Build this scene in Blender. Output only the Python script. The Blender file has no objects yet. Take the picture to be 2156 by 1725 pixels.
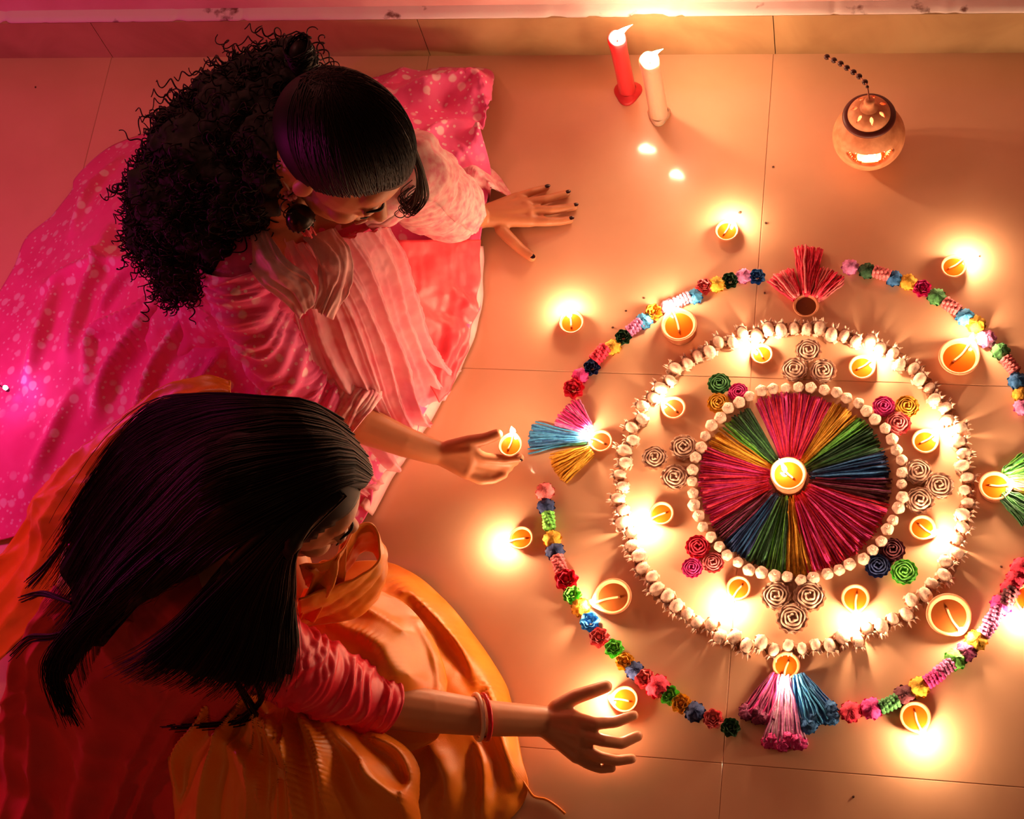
import bpy, math, random
import numpy as np
from mathutils import Vector, Matrix

# ------------------------------------------------------------------ camera
random.seed(7)
RNG = np.random.default_rng(11)
SC = bpy.context.scene
COL = SC.collection
S = 1.1
F_PX = 3614.4337
CAM = np.array([.1965, -.5281, 2.4209]) * S
EUL = (.4272, .1769, .1214)
cam_data = bpy.data.cameras.new('camera')
cam_data.sensor_width = 36.0
cam_data.lens = 36.0 * F_PX / 2156.0
cam_data.clip_start = .05
cam = bpy.data.objects.new('camera', cam_data)
cam.location = CAM
cam.rotation_euler = EUL
COL.objects.link(cam)
SC.camera = cam

# ------------------------------------------------------------------ world and lights
SC.view_settings.view_transform = 'Standard'
SC.view_settings.look = 'None'
SC.view_settings.gamma = 1.0
SC.view_settings.use_curve_mapping = False
SC.view_settings.exposure = 0.0
world = bpy.data.worlds.new('night_room')
SC.world = world
world.use_nodes = True
world.node_tree.nodes['Background'].inputs[0].default_value = (1.0, .42, .24, 1)
world.node_tree.nodes['Background'].inputs[1].default_value = .07

def lamp(name, kind, loc, energy, color, size, target=None):
    l = bpy.data.lights.new(name, kind)
    l.energy = energy
    l.color = color
    if kind == 'AREA':
        l.size = size
    else:
        l.shadow_soft_size = size
    o = bpy.data.objects.new(name, l)
    o.location = loc
    if target is not None:
        o.rotation_euler = (Vector(target) - Vector(loc)).to_track_quat('-Z', 'Y').to_euler()
    COL.objects.link(o)
    return o

# coloured party bulbs of the room: a pink one high on the wall, a magenta one at the left; the amber light is an added fill
lamp('pink_wall_bulb', 'POINT', (-1.25, 1.21, 1.35), 9.0, (1, .33, .27), .08)
lamp('magenta_room_bulb', 'POINT', (-1.66, .44, .42), 7.5, (1, .02, .40), .06)
lamp('amber_fill_light', 'POINT', (-.45, -1.4, 1.15), 3.5, (1, .45, .15), .06)  # added warm fill with no known source, brightens the orange drape
lamp('red_room_bulb', 'POINT', (-1.9, -.5, .55), 4, (1, .04, .03), .08)

FLAME_RGB = (1.0, .61, .35)
FLAME_STRENGTH = 545.0

# ------------------------------------------------------------------ camera model helpers (pixel + height -> point of the room)
def _rot(tx, ty, tz):
    cx, sx, cy, sy, cz, sz = math.cos(tx), math.sin(tx), math.cos(ty), math.sin(ty), math.cos(tz), math.sin(tz)
    return np.array([[cz, -sz, 0], [sz, cz, 0], [0, 0, 1]]) @ np.array([[cy, 0, sy], [0, 1, 0], [-sy, 0, cy]]) @ np.array([[1, 0, 0], [0, cx, -sx], [0, sx, cx]])
ROT = _rot(*EUL)
def U(px, py, z=0.0):
    d = ROT @ np.array([(px - 1078) / F_PX, -(py - 862.5) / F_PX, -1.0])
    return CAM + d * ((z - CAM[2]) / d[2])

# ------------------------------------------------------------------ mesh helpers
class MB:
    """collects geometry; build() links it as one mesh object"""
    def __init__(s):
        s.v = []; s.f = []; s.n = 0
    def add(s, V, Fc):
        V = np.asarray(V, float)
        s.v.append(V)
        n = s.n
        s.f.extend([tuple(i + n for i in f) for f in Fc])
        s.n += len(V)
        return s
    def box(s, x0, x1, y0, y1, z0, z1, bev=0):
        if bev:
            a = [(x0, y0, z0), (x1, y0, z0), (x1, y1, z0), (x0, y1, z0), (x0, y0, z1 - bev), (x1, y0, z1 - bev), (x1, y1, z1 - bev), (x0, y1, z1 - bev),
                 (x0 + bev, y0 + bev, z1), (x1 - bev, y0 + bev, z1), (x1 - bev, y1 - bev, z1), (x0 + bev, y1 - bev, z1)]
            return s.add(a, [(3, 2, 1, 0), (0, 1, 5, 4), (1, 2, 6, 5), (2, 3, 7, 6), (3, 0, 4, 7), (4, 5, 9, 8), (5, 6, 10, 9), (6, 7, 11, 10), (7, 4, 8, 11), (8, 9, 10, 11)])
        a = [(x0, y0, z0), (x1, y0, z0), (x1, y1, z0), (x0, y1, z0), (x0, y0, z1), (x1, y0, z1), (x1, y1, z1), (x0, y1, z1)]
        return s.add(a, [(3, 2, 1, 0), (4, 5, 6, 7), (0, 1, 5, 4), (1, 2, 6, 5), (2, 3, 7, 6), (3, 0, 4, 7)])
    def tube(s, pts, rad, sides=6, caps=True):
        P = np.asarray(pts, float); n = len(P)
        rad = np.full(n, rad) if np.isscalar(rad) else np.asarray(rad, float)
        T = np.gradient(P, axis=0); T /= np.linalg.norm(T, axis=1)[:, None] + 1e-12
        up = np.array([0, 0, 1.0]) if abs(T[0, 2]) < .9 else np.array([1.0, 0, 0])
        A = np.zeros((n, 3))
        a = np.cross(T[0], up); a /= np.linalg.norm(a)
        for i in range(n):
            a = a - T[i] * (a @ T[i]); a /= np.linalg.norm(a) + 1e-12; A[i] = a
        B = np.cross(T, A)
        th = np.arange(sides) * 2 * math.pi / sides
        V = P[:, None, :] + rad[:, None, None] * (np.cos(th)[None, :, None] * A[:, None, :] + np.sin(th)[None, :, None] * B[:, None, :])
        Fc = []
        for i in range(n - 1):
            for j in range(sides):
                k = (j + 1) % sides
                Fc.append((i * sides + j, i * sides + k, (i + 1) * sides + k, (i + 1) * sides + j))
        if caps:
            Fc.append(tuple(range(sides))[::-1]); Fc.append(tuple((n - 1) * sides + j for j in range(sides)))
        return s.add(V.reshape(-1, 3), Fc)
    def ball(s, c, r, nu=12, nv=8, M=None):
        r = np.array([r, r, r]) if np.isscalar(r) else np.asarray(r, float)
        V = [(0, 0, 1)]
        for i in range(1, nv):
            t = math.pi * i / nv
            for j in range(nu):
                p = 2 * math.pi * j / nu
                V.append((math.sin(t) * math.cos(p), math.sin(t) * math.sin(p), math.cos(t)))
        V.append((0, 0, -1))
        V = np.array(V) * r
        if M is not None: V = V @ np.asarray(M).T
        V = V + np.asarray(c, float)
        Fc = []
        for j in range(nu):
            k = (j + 1) % nu
            Fc.append((0, 1 + j, 1 + k))
            for i in range(nv - 2):
                a = 1 + i * nu
                Fc.append((a + j, a + nu + j, a + nu + k, a + k))
            Fc.append((1 + (nv - 2) * nu + j, len(V) - 1, 1 + (nv - 2) * nu + k))
        return s.add(V, Fc)
    def lathe(s, prof, n=32, mod=None, close_top=False, close_bot=False):
        V = []
        for (r, z) in prof:
            for j in range(n):
                p = 2 * math.pi * j / n
                q = np.array([r * math.cos(p), r * math.sin(p), z])
                V.append(mod(q, p, r, z) if mod else q)
        Fc = []
        m = len(prof)
        for i in range(m - 1):
            for j in range(n):
                k = (j + 1) % n
                Fc.append((i * n + j, i * n + k, (i + 1) * n + k, (i + 1) * n + j))
        if close_bot: Fc.append(tuple(range(n))[::-1])
        if close_top: Fc.append(tuple((m - 1) * n + j for j in range(n)))
        return s.add(V, Fc)
    def grid(s, G, closed_u=False):
        G = np.asarray(G, float); a, b = G.shape[:2]
        Fc = []
        for i in range(a - 1 + (1 if closed_u else 0)):
            for j in range(b - 1):
                i2 = (i + 1) % a
                Fc.append((i * b + j, i2 * b + j, i2 * b + j + 1, i * b + j + 1))
        return s.add(G.reshape(-1, 3), Fc)
    def mesh(s, name, mat=None, smooth=True, origin=(0, 0, 0)):
        me = bpy.data.meshes.new(name)
        V = np.concatenate(s.v) - np.asarray(origin, float)
        me.from_pydata(V.tolist(), [], s.f)
        if smooth: me.polygons.foreach_set('use_smooth', [True] * len(me.polygons))
        if mat: me.materials.append(mat)
        me.update()
        return me
    def build(s, name, mat=None, parent=None, smooth=True, origin=(0, 0, 0)):
        o = bpy.data.objects.new(name, s.mesh(name, mat, smooth, origin))
        COL.objects.link(o)
        if parent is not None: o.parent = parent
        return o

def tag(o, label=None, cat=None, group=None, kind=None):
    if label: o['label'] = label
    if cat: o['category'] = cat
    if group: o['group'] = group
    if kind: o['kind'] = kind
    return o
def empty(name, loc, rz=0):
    o = bpy.data.objects.new(name, None)
    o.empty_display_size = .02
    o.location = loc; o.rotation_euler = (0, 0, rz)
    COL.objects.link(o)
    return o
def inst(name, me, loc=(0, 0, 0), rot=(0, 0, 0), scale=1, parent=None):
    o = bpy.data.objects.new(name, me)
    o.location = loc; o.rotation_euler = rot
    o.scale = (scale,) * 3 if np.isscalar(scale) else scale
    COL.objects.link(o)
    if parent is not None: o.parent = parent
    return o

def catmull(P, n):
    P = np.asarray(P, float)
    if len(P) == 2:
        t = np.linspace(0, 1, n)[:, None]
        return P[0] * (1 - t) + P[1] * t
    d = np.r_[0, np.cumsum(np.linalg.norm(np.diff(P, axis=0), axis=1) ** .5 + 1e-9)]
    Q = np.vstack([2 * P[0] - P[1], P, 2 * P[-1] - P[-2]])
    out = []
    for t in np.linspace(0, d[-1], n):
        i = min(max(np.searchsorted(d, t) - 1, 0), len(P) - 2)
        u = (t - d[i]) / (d[i + 1] - d[i])
        a, b, c, e = Q[i], Q[i + 1], Q[i + 2], Q[i + 3]
        out.append(.5 * (2 * b + (c - a) * u + (2 * a - 5 * b + 4 * c - e) * u * u + (3 * b - a - 3 * c + e) * u ** 3))
    return np.array(out)
def loft(guides, nt, nu):
    """surface through a list of polylines"""
    G = np.array([catmull(g, nt) for g in guides])
    return np.stack([catmull(G[:, i], nu) for i in range(nt)], 1)   # nu x nt x 3
def W3(lst):
    return np.array([U(*p) for p in lst])

# ------------------------------------------------------------------ materials
def mat(name, col, rough=.6, **kw):
    m = bpy.data.materials.new(name); m.use_nodes = True
    b = m.node_tree.nodes['Principled BSDF']
    b.inputs['Base Color'].default_value = (*col, 1)
    b.inputs['Roughness'].default_value = rough
    for k, v in kw.items():
        k = k.replace('_', ' ')
        b.inputs[k].default_value = v
    return m
def nodes(m):
    return m.node_tree.nodes, m.node_tree.links, m.node_tree.nodes['Principled BSDF']
def add_noise_color(m, c1, c2, scale, detail=4, lo=.35, hi=.65, coord='Object', dist=0.0, bump=0, bump_scale=None):
    N, L, b = nodes(m)
    tc = N.new('ShaderNodeTexCoord')
    n = N.new('ShaderNodeTexNoise'); n.inputs['Scale'].default_value = scale; n.inputs['Detail'].default_value = detail
    n.inputs['Distortion'].default_value = dist
    r = N.new('ShaderNodeValToRGB')
    r.color_ramp.elements[0].position = lo; r.color_ramp.elements[0].color = (*c1, 1)
    r.color_ramp.elements[1].position = hi; r.color_ramp.elements[1].color = (*c2, 1)
    L.new(tc.outputs[coord], n.inputs['Vector']); L.new(n.outputs['Fac'], r.inputs['Fac'])
    L.new(r.outputs['Color'], b.inputs['Base Color'])
    if bump:
        n2 = N.new('ShaderNodeTexNoise'); n2.inputs['Scale'].default_value = bump_scale or scale; n2.inputs['Detail'].default_value = 5
        bp = N.new('ShaderNodeBump'); bp.inputs['Strength'].default_value = bump; bp.inputs['Distance'].default_value = .004
        L.new(tc.outputs[coord], n2.inputs['Vector']); L.new(n2.outputs['Fac'], bp.inputs['Height']); L.new(bp.outputs['Normal'], b.inputs['Normal'])
    return r
def emit(name, col, strength):
    m = bpy.data.materials.new(name); m.use_nodes = True
    N = m.node_tree.nodes; L = m.node_tree.links
    N.remove(N['Principled BSDF'])
    e = N.new('ShaderNodeEmission'); e.inputs[0].default_value = (*col, 1); e.inputs[1].default_value = strength
    L.new(e.outputs[0], N['Material Output'].inputs[0])
    return m

M = {}
M['tile'] = mat('glazed_floor_tile', (.80, .58, .44), .16)
add_noise_color(M['tile'], (.76, .435, .255), (.84, .495, .30), 5, coord='Object')
N_, L_, b_ = nodes(M['tile'])
rn = N_.new('ShaderNodeTexNoise'); rn.inputs['Scale'].default_value = 9; rn.inputs['Detail'].default_value = 6
rr = N_.new('ShaderNodeMapRange'); rr.inputs['To Min'].default_value = .05; rr.inputs['To Max'].default_value = .15
tc_ = N_.new('ShaderNodeTexCoord'); L_.new(tc_.outputs['Object'], rn.inputs['Vector']); L_.new(rn.outputs['Fac'], rr.inputs['Value']); L_.new(rr.outputs['Result'], b_.inputs['Roughness'])
b_.inputs['Coat Weight'].default_value = .7; b_.inputs['Coat Roughness'].default_value = .38
M['grout'] = mat('floor_joint', (.50, .26, .15), .9)
M['skirt_tile'] = mat('skirting_tile', (.62, .42, .25), .35)
add_noise_color(M['skirt_tile'], (.42, .26, .12), (.56, .37, .18), 7, dist=.6)
M['ledge'] = mat('whitewashed_ledge', (.85, .70, .66), .8)
add_noise_color(M['ledge'], (.22, .10, .08), (.86, .72, .68), 22, 6, .30, .37, bump=.4, bump_scale=30)
M['wall'] = mat('painted_plaster', (.80, .44, .40), .8)
add_noise_color(M['wall'], (.74, .37, .34), (.84, .50, .46), 6, 5, bump=.25, bump_scale=40)
M['terracotta'] = mat('terracotta', (.72, .28, .12), .62)
add_noise_color(M['terracotta'], (.62, .22, .09), (.80, .34, .16), 60, 3, bump=.1, bump_scale=160)
M['oil'] = mat('lamp_oil', (.40, .075, .004), .10)
M['oil_dark'] = mat('dark_lamp_oil', (.20, .055, .012), .08)
M['wick'] = mat('cotton_wick', (.85, .55, .28), .8)
M['burnt'] = mat('burnt_wick', (.02, .015, .01), .9)
M['flame'] = emit('flame', FLAME_RGB, FLAME_STRENGTH)
M['red_wax'] = mat('red_wax', (.80, .045, .06), .35, Subsurface_Weight=.35, Subsurface_Scale=.01)
M['red_wax'].node_tree.nodes['Principled BSDF'].inputs['Subsurface Radius'].default_value = (1, .25, .2)
M['white_wax'] = mat('white_wax', (.85, .54, .38), .35, Subsurface_Weight=.4, Subsurface_Scale=.012)
M['dark_paint'] = mat('maroon_paint', (.10, .012, .010), .45)
M['bead'] = mat('dark_wooden_bead', (.045, .008, .008), .35)
M['cord'] = mat('cord', (.45, .18, .10), .8)
M['speck'] = mat('dust_speck', (.12, .05, .03), .9)
# ------------------------------------------------------------------ room shell
YW = 1.2027 * S
T = .6 * S
floor = empty('floor', (0, 0, 0)); tag(floor, 'polished beige tiled floor', kind='structure')
MB().box(-2.7, 1.4, -1.4, YW + .06, -.03, -.0007).build('joint_bed', M['grout'], floor, smooth=False)
for i in range(-4, 2):
    for j in range(-2, 2):
        g = .0006
        cx, cy = (i + .5) * T, (j + .5) * T
        m_ = MB().box(-T / 2 + g, T / 2 - g, -T / 2 + g, T / 2 - g if j < 1 else YW - cy, -.012, 0, bev=.0005)
        o = m_.build('tile', M['tile'], floor, smooth=False); o.location = (cx, cy, 0)
wall = MB().box(-2.7, 1.4, YW + .022, YW + .14, -.03, 2.6).build('wall_back', M['wall'], smooth=False)
tag(wall, 'rough pink plastered wall above the skirting', kind='structure')
base = empty('baseboard_back', (0, YW, 0)); tag(base, 'beige skirting tiles along the foot of the wall', kind='structure')
for i in range(-4, 2):
    x0 = i * T + .004; x1 = x0 + T - .0016
    MB().box(x0, x1, YW - .001, YW + .03, 0, .115).build('skirting_tile', M['skirt_tile'], base, smooth=False, origin=(0, YW, 0))
# crumbling whitewashed plaster lip on top of the skirting
xs = np.linspace(-2.7, 1.4, 700)
prof = []
r1 = np.interp(xs, np.linspace(-2.7, 1.4, 240), RNG.random(240)); r2 = np.interp(xs, np.linspace(-2.7, 1.4, 90), RNG.random(90))
chip = np.clip((r1 * .6 + r2 * .6 - .78) * 3, 0, 1)
rows = []
for (yo, zo) in ((.026, .1135), (.0, .1145), (-.0012, .117), (.0, .121), (.010, .1235), (.023, .1255)):
    rows.append(np.stack([xs, YW + yo + chip * .010 * (zo > .113), zo - chip * .003 + r1 * .0008], 1))
lip = MB().grid(np.array(rows)).build('trim_1', M['ledge'], smooth=True)
tag(lip, 'chipped whitewashed plaster lip on top of the skirting', kind='structure')

# ------------------------------------------------------------------ flames, lamps
def flame_mesh(name, h, r, lean=(0, 0)):
    m = MB()
    prof = [(.0, 0), (.45, .04), (.8, .14), (1, .28), (.92, .42), (.68, .58), (.40, .75), (.16, .90), (.0, 1.0)]
    def mod(q, p, rr, z):
        t = z / h
        return q + np.array([lean[0] * t * t, lean[1] * t * t, 0])
    m.lathe([(a * r + 1e-5, b * h) for a, b in prof], 10, mod)
    return m.mesh(name, M['flame'])
def flame(parent, loc, h=.022, r=.0048, lean=(0, 0)):
    return inst('flame', flame_mesh('flame', h, r, lean), loc, parent=parent)

def bowl_mesh(R, h, az, spout, deep=.55):
    def mod(q, p, r, z):
        d = (p - az + math.pi) % (2 * math.pi) - math.pi
        k = spout * math.exp(-(d / .42) ** 2) * max(0, (z / h - .15)) * (r / R)
        c = math.cos(az), math.sin(az)
        # pinch the bowl towards the spout
        q = q.copy(); q[0] += c[0] * k * R; q[1] += c[1] * k * R
        q[2] -= .10 * h * math.exp(-(d / .3) ** 2) * (z / h > .8)
        return q
    m = MB()
    prof = [(.001, 0), (R * .50, 0), (R * .56, h * .05), (R * .74, h * .28), (R * .90, h * .58), (R * .985, h * .84), (R, h * .93), (R * .985, h * .985), (R * .94, h), (R * .89, h * .985), (R * .86, h * .93),
            (R * .83, h * .80), (R * .72, h * .5), (R * .5, h * .26), (.001, h * .2)]
    m.lathe(prof, 40, mod)
    return m.mesh('bowl', M['terracotta'])
def diya(px, py, rpx, fpx=None, label='', z0=0.0, oil='oil', fh=.022, fr=.0048, spout=.22, foot=0, hk=.62, fleanpx=None, central=False, group='clay oil lamps'):
    zr = z0 + hk * rpx / 1260.
    c = U(px, py, zr + foot)
    sc = F_PX / -((c - CAM) @ ROT)[2]
    R = rpx / sc; h = hk * R
    root = empty('oil_lamp', (c[0], c[1], z0))
    tag(root, label, 'oil lamp', group)
    zb = foot
    az = math.pi / 2; fl = None
    if fpx:
        fz = z0 + foot + h + .35 * fh
        d = U(fpx[0], fpx[1], fz + .004) - c
        az = math.atan2(d[1], d[0]); fl = math.hypot(d[0], d[1])
    b = inst('bowl', bowl_mesh(R, h, az, spout if fpx and not central else .06), (0, 0, zb), parent=root)
    if foot:
        MB().lathe([(.001, 0), (R * .86, 0), (R * .92, foot * .3), (R * .85, foot * .8), (R * .6, foot * 1.25)], 32).build('stand', M['terracotta'], root)
    oz = zb + h * .66
    od = MB()
    prof = [(.0005, oz), (R * .4, oz), (R * .79, oz)]
    od.lathe(prof, 32, None).build('oil', M[oil], root)
    if fpx:
        dr = np.array([math.cos(az), math.sin(az)])
        if central:
            tip = dr * .25 * R; start = -dr * .35 * R
            P_ = [(*start, oz + .001), (0, 0, oz + .0015), (*tip, zb + h * .95)]
        else:
            tl = min(max(fl * .9, R * .95), R * 1.25)
            tip = dr * tl; start = -dr * R * .35 + np.array([-dr[1], dr[0]]) * R * .12
            P_ = [(*start, oz + .0008), (*(dr * R * .25), oz + .0015), (*(dr * R * .82), zb + h * .99), (*tip, zb + h * 1.06)]
        w = MB().tube(catmull(P_, 12), .0017 * (R / .022) ** .5, 6).build('wick', M['wick'], root)
        zt = P_[-1][2] - .001
        lean = (0, 0)
        if fleanpx:
            e = U(fpx[0] + fleanpx[0], fpx[1] + fleanpx[1], zr + fh) - U(fpx[0], fpx[1], zr + fh)
            lean = (e[0], e[1])
        elif not central:
            lean = tuple(dr * max(0, min(fl - tl, .012)))
        flame(root, (tip[0], tip[1], zt), fh, fr, lean)
    return root

D = diya
D(1203, 678, 27, (1193, 645), 'small lit clay lamp on bare floor left of the ring, beside pink skirt hem')
D(1530, 485, 25, (1534, 466), 'lone small lit clay lamp on bare floor above the flower ring')
D(1429, 683, 38, (1411, 640), 'lit clay lamp with double rim, touching the outer ring at upper left', foot=.006, fh=.026)
D(2008, 560, 27, (2036, 533), 'small lit clay lamp outside the outer ring at upper right')
D(2020, 750, 43, (2048, 708), 'large lit clay lamp between cream ring and outer ring at upper right', fh=.026)
D(1697, 643, 27, None, 'unlit dark clay lamp at the foot of the red fan tassels', oil='oil_dark')
D(1604, 745, 23, (1590, 722), 'small lit clay lamp inside cream ring, left of the top rosettes', fh=.027, fr=.0052)
D(1815, 772, 28, (1838, 748), 'small lit clay lamp inside cream ring, right of the top rosettes', fh=.027, fr=.0052)
D(1418, 858, 26, (1398, 842), 'lit clay lamp with brown oil inside cream ring, left of the green rosette', oil='oil_dark', fh=.018)
D(1265, 928, 25, (1236, 915), 'lit clay lamp with brown oil where pink, blue and yellow tassels meet', oil='oil_dark', fh=.02)
D(1948, 928, 28, (1972, 905), 'small lit clay lamp inside cream ring, below the yellow and coral rosettes', fh=.026, fr=.0054)
D(1660, 997, 38, (1652, 985), 'lit clay lamp on a stand at the centre of the coloured wheel', foot=.020, central=True, fh=.026, fr=.0040, fleanpx=(-12, -14))
D(1393, 1080, 26, (1350, 1098), 'small lit clay lamp inside cream ring, below the left cream rosettes', fh=.030, fr=.0054)
D(1942, 1110, 28, (1962, 1117), 'small lit clay lamp inside cream ring, below the right cream rosettes', fh=.022, fleanpx=(20, 0))
D(2095, 1022, 33, (2116, 1015), 'lit clay lamp where green and orange tassels meet at right', foot=.004, fh=.024)
D(1097, 1132, 26, (1060, 1138), 'small lit clay lamp on bare floor outside the ring at lower left')
D(1290, 1255, 40, (1243, 1268), 'large lit clay lamp with dark oil inside the outer ring at lower left', oil='oil_dark', fh=.020, spout=.30)
D(1555, 1237, 26, (1526, 1282), 'small lit clay lamp inside cream ring, left of the bottom rosettes', oil='oil', fh=.030, fr=.0054)
D(1801, 1258, 30, (1803, 1300), 'small lit clay lamp inside cream ring, right of the bottom rosettes', fh=.028, fr=.0054)
D(1998, 1293, 47, (2022, 1322), 'largest lit clay lamp with dark oil, between the rings at lower right', oil='oil_dark', fh=.022, spout=.12)
D(1655, 1400, 29, (1648, 1432), 'small lit clay lamp above the purple, pink and blue tassels', fh=.024)
D(1927, 1508, 33, (1945, 1545), 'lit clay lamp just outside the outer ring at bottom right', fh=.028, fr=.0050)
D(2166, 1256, 30, (2150, 1300), 'clay lamp cut off by the right edge of the picture', fh=.02)

def candle(px, py, H, R, mtl, label, fl, topdrip, puddle):
    c = U(px, py, 0)
    root = empty('candle', (c[0], c[1], 0)); tag(root, label, 'candle', 'standing candles by the wall')
    def mod(q, p, r, z):
        q = q.copy()
        k = max(0, z / H - .85) / .15
        q[2] += k * topdrip * math.cos(p - 2.2)
        w = 1 + .03 * math.sin(5 * p + z * 60) * (z > 0.01)
        q[0] *= w; q[1] *= w
        return q
    MB().lathe([(.0005, 0), (R * 1.0, 0), (R * 1.02, .01), (R, .03), (R * .99, H * .5), (R * 1.0, H * .86), (R * 1.07, H * .93), (R * 1.05, H * .985), (R * .9, H), (R * .72, H * .975), (R * .4, H * .95), (.0005, H * .945)], 28, mod).build('wax_body', mtl, root)
    pd = MB()
    def pmod(q, p, r, z):
        return q * np.array([1 + .12 * math.sin(3 * p), 1 + .12 * math.sin(3 * p), 1])
    pd.lathe([(R * 1.0, .013), (R * 1.2, .009), (R * puddle * .93, .006), (R * puddle, .002), (R * puddle, 0), (R * .9, 0)], 28, pmod).build('wax_puddle', mtl, root)
    MB().tube([(0, 0, H * .94), (.0005, 0, H * .97), (.002, 0, H + .005)], .0012, 6).build('wick', M['burnt'], root)
    e = U(fl[0], fl[1], H + .03) - U(px, py, 0)
    s0 = c + np.array([0, 0, H])
    base_e = np.array([0.002, 0])
    flame(root, (.002, 0, H - .002), .034, .0078, (fl[0], fl[1]))
candle(1322, 196, .172, .0155, M['red_wax'], 'red candle with a melted base near the wall', (.030, .004), .004, 1.65)
candle(1388, 246, .178, .0170, M['white_wax'], 'whitish candle standing right of the red candle', (.026, .0), .004, 1.12)

# ------------------------------------------------------------------ terracotta lantern pot
pc = U(1829, 285, .060)
pot = empty('clay_lantern', (pc[0], pc[1], 0)); tag(pot, 'round terracotta lantern pot with cut-out smile, pierced lid and bead cord', 'lantern')
rb = .0625
def shell(prof, n, hole, name, mtl, thick):
    m = len(prof); V = []; Fc = []
    pr = np.array(prof)
    tn = np.gradient(pr, axis=0); nn = np.stack([tn[:, 1], -tn[:, 0]], 1); nn /= np.linalg.norm(nn, axis=1)[:, None] + 1e-9
    inn = pr - nn * thick; inn[:, 0] = np.maximum(inn[:, 0], .0004)
    ids = {}
    for L_i, Q in ((0, pr), (1, inn)):
        for i in range(m):
            for j in range(n):
                p = 2 * math.pi * j / n
                V.append((Q[i, 0] * math.cos(p), Q[i, 0] * math.sin(p), Q[i, 1]))
    keep = np.ones((m - 1, n), bool)
    for i in range(m - 1):
        for j in range(n):
            p = 2 * math.pi * (j + .5) / n
            if hole(p, (pr[i] + pr[i + 1]) / 2, i + .5): keep[i, j] = False
    vid = lambda l, i, j: l * m * n + i * n + j % n
    for i in range(m - 1):
        for j in range(n):
            if not keep[i, j]: continue
            Fc.append((vid(0, i, j), vid(0, i, j + 1), vid(0, i + 1, j + 1), vid(0, i + 1, j)))
            Fc.append((vid(1, i + 1, j), vid(1, i + 1, j + 1), vid(1, i, j + 1), vid(1, i, j)))
            for (di, dj, a, b) in ((0, -1, (i, j), (i + 1, j)), (0, 1, (i + 1, j + 1), (i, j + 1)), (-1, 0, (i, j + 1), (i, j)), (1, 0, (i + 1, j), (i + 1, j + 1))):
                ii, jj = i + di, (j + dj) % n
                if ii < 0 or ii >= m - 1 or not keep[ii, jj]:
                    Fc.append((vid(0, *a), vid(0, *b), vid(1, *b), vid(1, *a)))
    mb = MB().add(V, Fc)
    return mb.build(name, mtl, pot, smooth=False)
bp = [(rb * .55, .002)]
for a in np.linspace(-58, 58, 44):
    bp.append((rb * math.cos(math.radians(a)), .060 + rb * .94 * math.sin(math.radians(a))))
bp += [(.034, .1165), (.0365, .119)]
front = math.atan2(CAM[1] - pc[1], CAM[0] - pc[0]) + .06
def smile(p, q, i):
    d = (p - front + math.pi) % (2 * math.pi) - math.pi
    el = math.degrees(math.atan2(q[1] - .060, q[0]))
    k = abs(d) / .72
    if k > 1: return False
    lo = 3 + 17 * k * k; hi = 25 + 3 * k
    return lo < el < lo + (hi - lo) * math.sqrt(max(0, 1 - k * k)) and q[0] > .03
shell(bp, 120, smile, 'pot_body', M['terracotta'], .004)
MB().lathe([(.0005, .0), (rb * .56, .0), (rb * .56, .004), (.0005, .004)], 40).build('pot_base', M['terracotta'], pot)
# raised lip below the front opening
lipP = []
for k in np.linspace(-1, 1, 24):
    p = front + k * .74; el = math.radians(2 + 17 * k * k)
    r_ = rb * 1.03
    lipP.append((r_ * math.cos(el) * math.cos(p), r_ * math.cos(el) * math.sin(p), .060 + r_ * .94 * math.sin(el)))
MB().tube(lipP, np.r_[.0005, np.full(22, .0026), .0005], 8).build('opening_lip', M['terracotta'], pot)
lp = [(.0445, .1185), (.0455, .1205), (.0445, .1230), (.0420, .1250), (.0395, .1258), (.0370, .1262)]
MB().lathe([(.036, .1165)] + lp + [(.035, .1255), (.034, .121)], 64).build('lid_rim', M['dark_paint'], pot)
dome = [(.0365, .1240)]
for a in np.linspace(8, 74, 34):
    dome.append((.0365 * math.cos(math.radians(a)), .1235 + .026 * math.sin(math.radians(a))))
def teardrop(p, q, i):
    d = ((p - front + .32) / (2 * math.pi) * 7) % 1 - .5
    t = (q[0] - .0195) / .0125
    return 0 < t < 1 and abs(d) < .16 * math.sin(math.pi * t ** .7) * (1.1 - .3 * t)
shell(dome, 168, teardrop, 'lid', M['terracotta'], .003)
MB().lathe([(.016, .1475), (.0125, .150), (.0085, .153), (.0080, .158), (.0095, .163), (.0085, .167), (.005, .169), (.0003, .1695)], 28).build('knob', M['terracotta'], pot)
MB().lathe([(.0005, .012), (.02, .012), (.022, .024), (.0195, .024), (.017, .016), (.0005, .016)], 24).build('inner_bowl', M['terracotta'], pot).location = (math.cos(front) * .020, math.sin(front) * .020, 0)
flame(pot, (math.cos(front) * .030 + .004, math.sin(front) * .030, .034), .028, .006)
bp_px = [(1826, 183), (1821, 173), (1809, 161), (1797, 152), (1783, 143), (1770, 134), (1756, 127), (1741, 120)]
zs = np.linspace(.172, .135, len(bp_px))
bpts = np.array([U(x, y, z) for (x, y), z in zip(bp_px, zs)]) - np.array([pc[0], pc[1], 0])
MB().tube(catmull(np.vstack([[0, 0, .168], bpts]), 30), .0014, 6).build('cord', M['cord'], pot)
bead_me = MB().ball((0, 0, 0), (.0054, .0054, .0050), 12, 8).mesh('bead', M['bead'])
for i, q in enumerate(bpts):
    inst('bead', bead_me, q, scale=.55 if i == 0 else 1, parent=pot)
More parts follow.
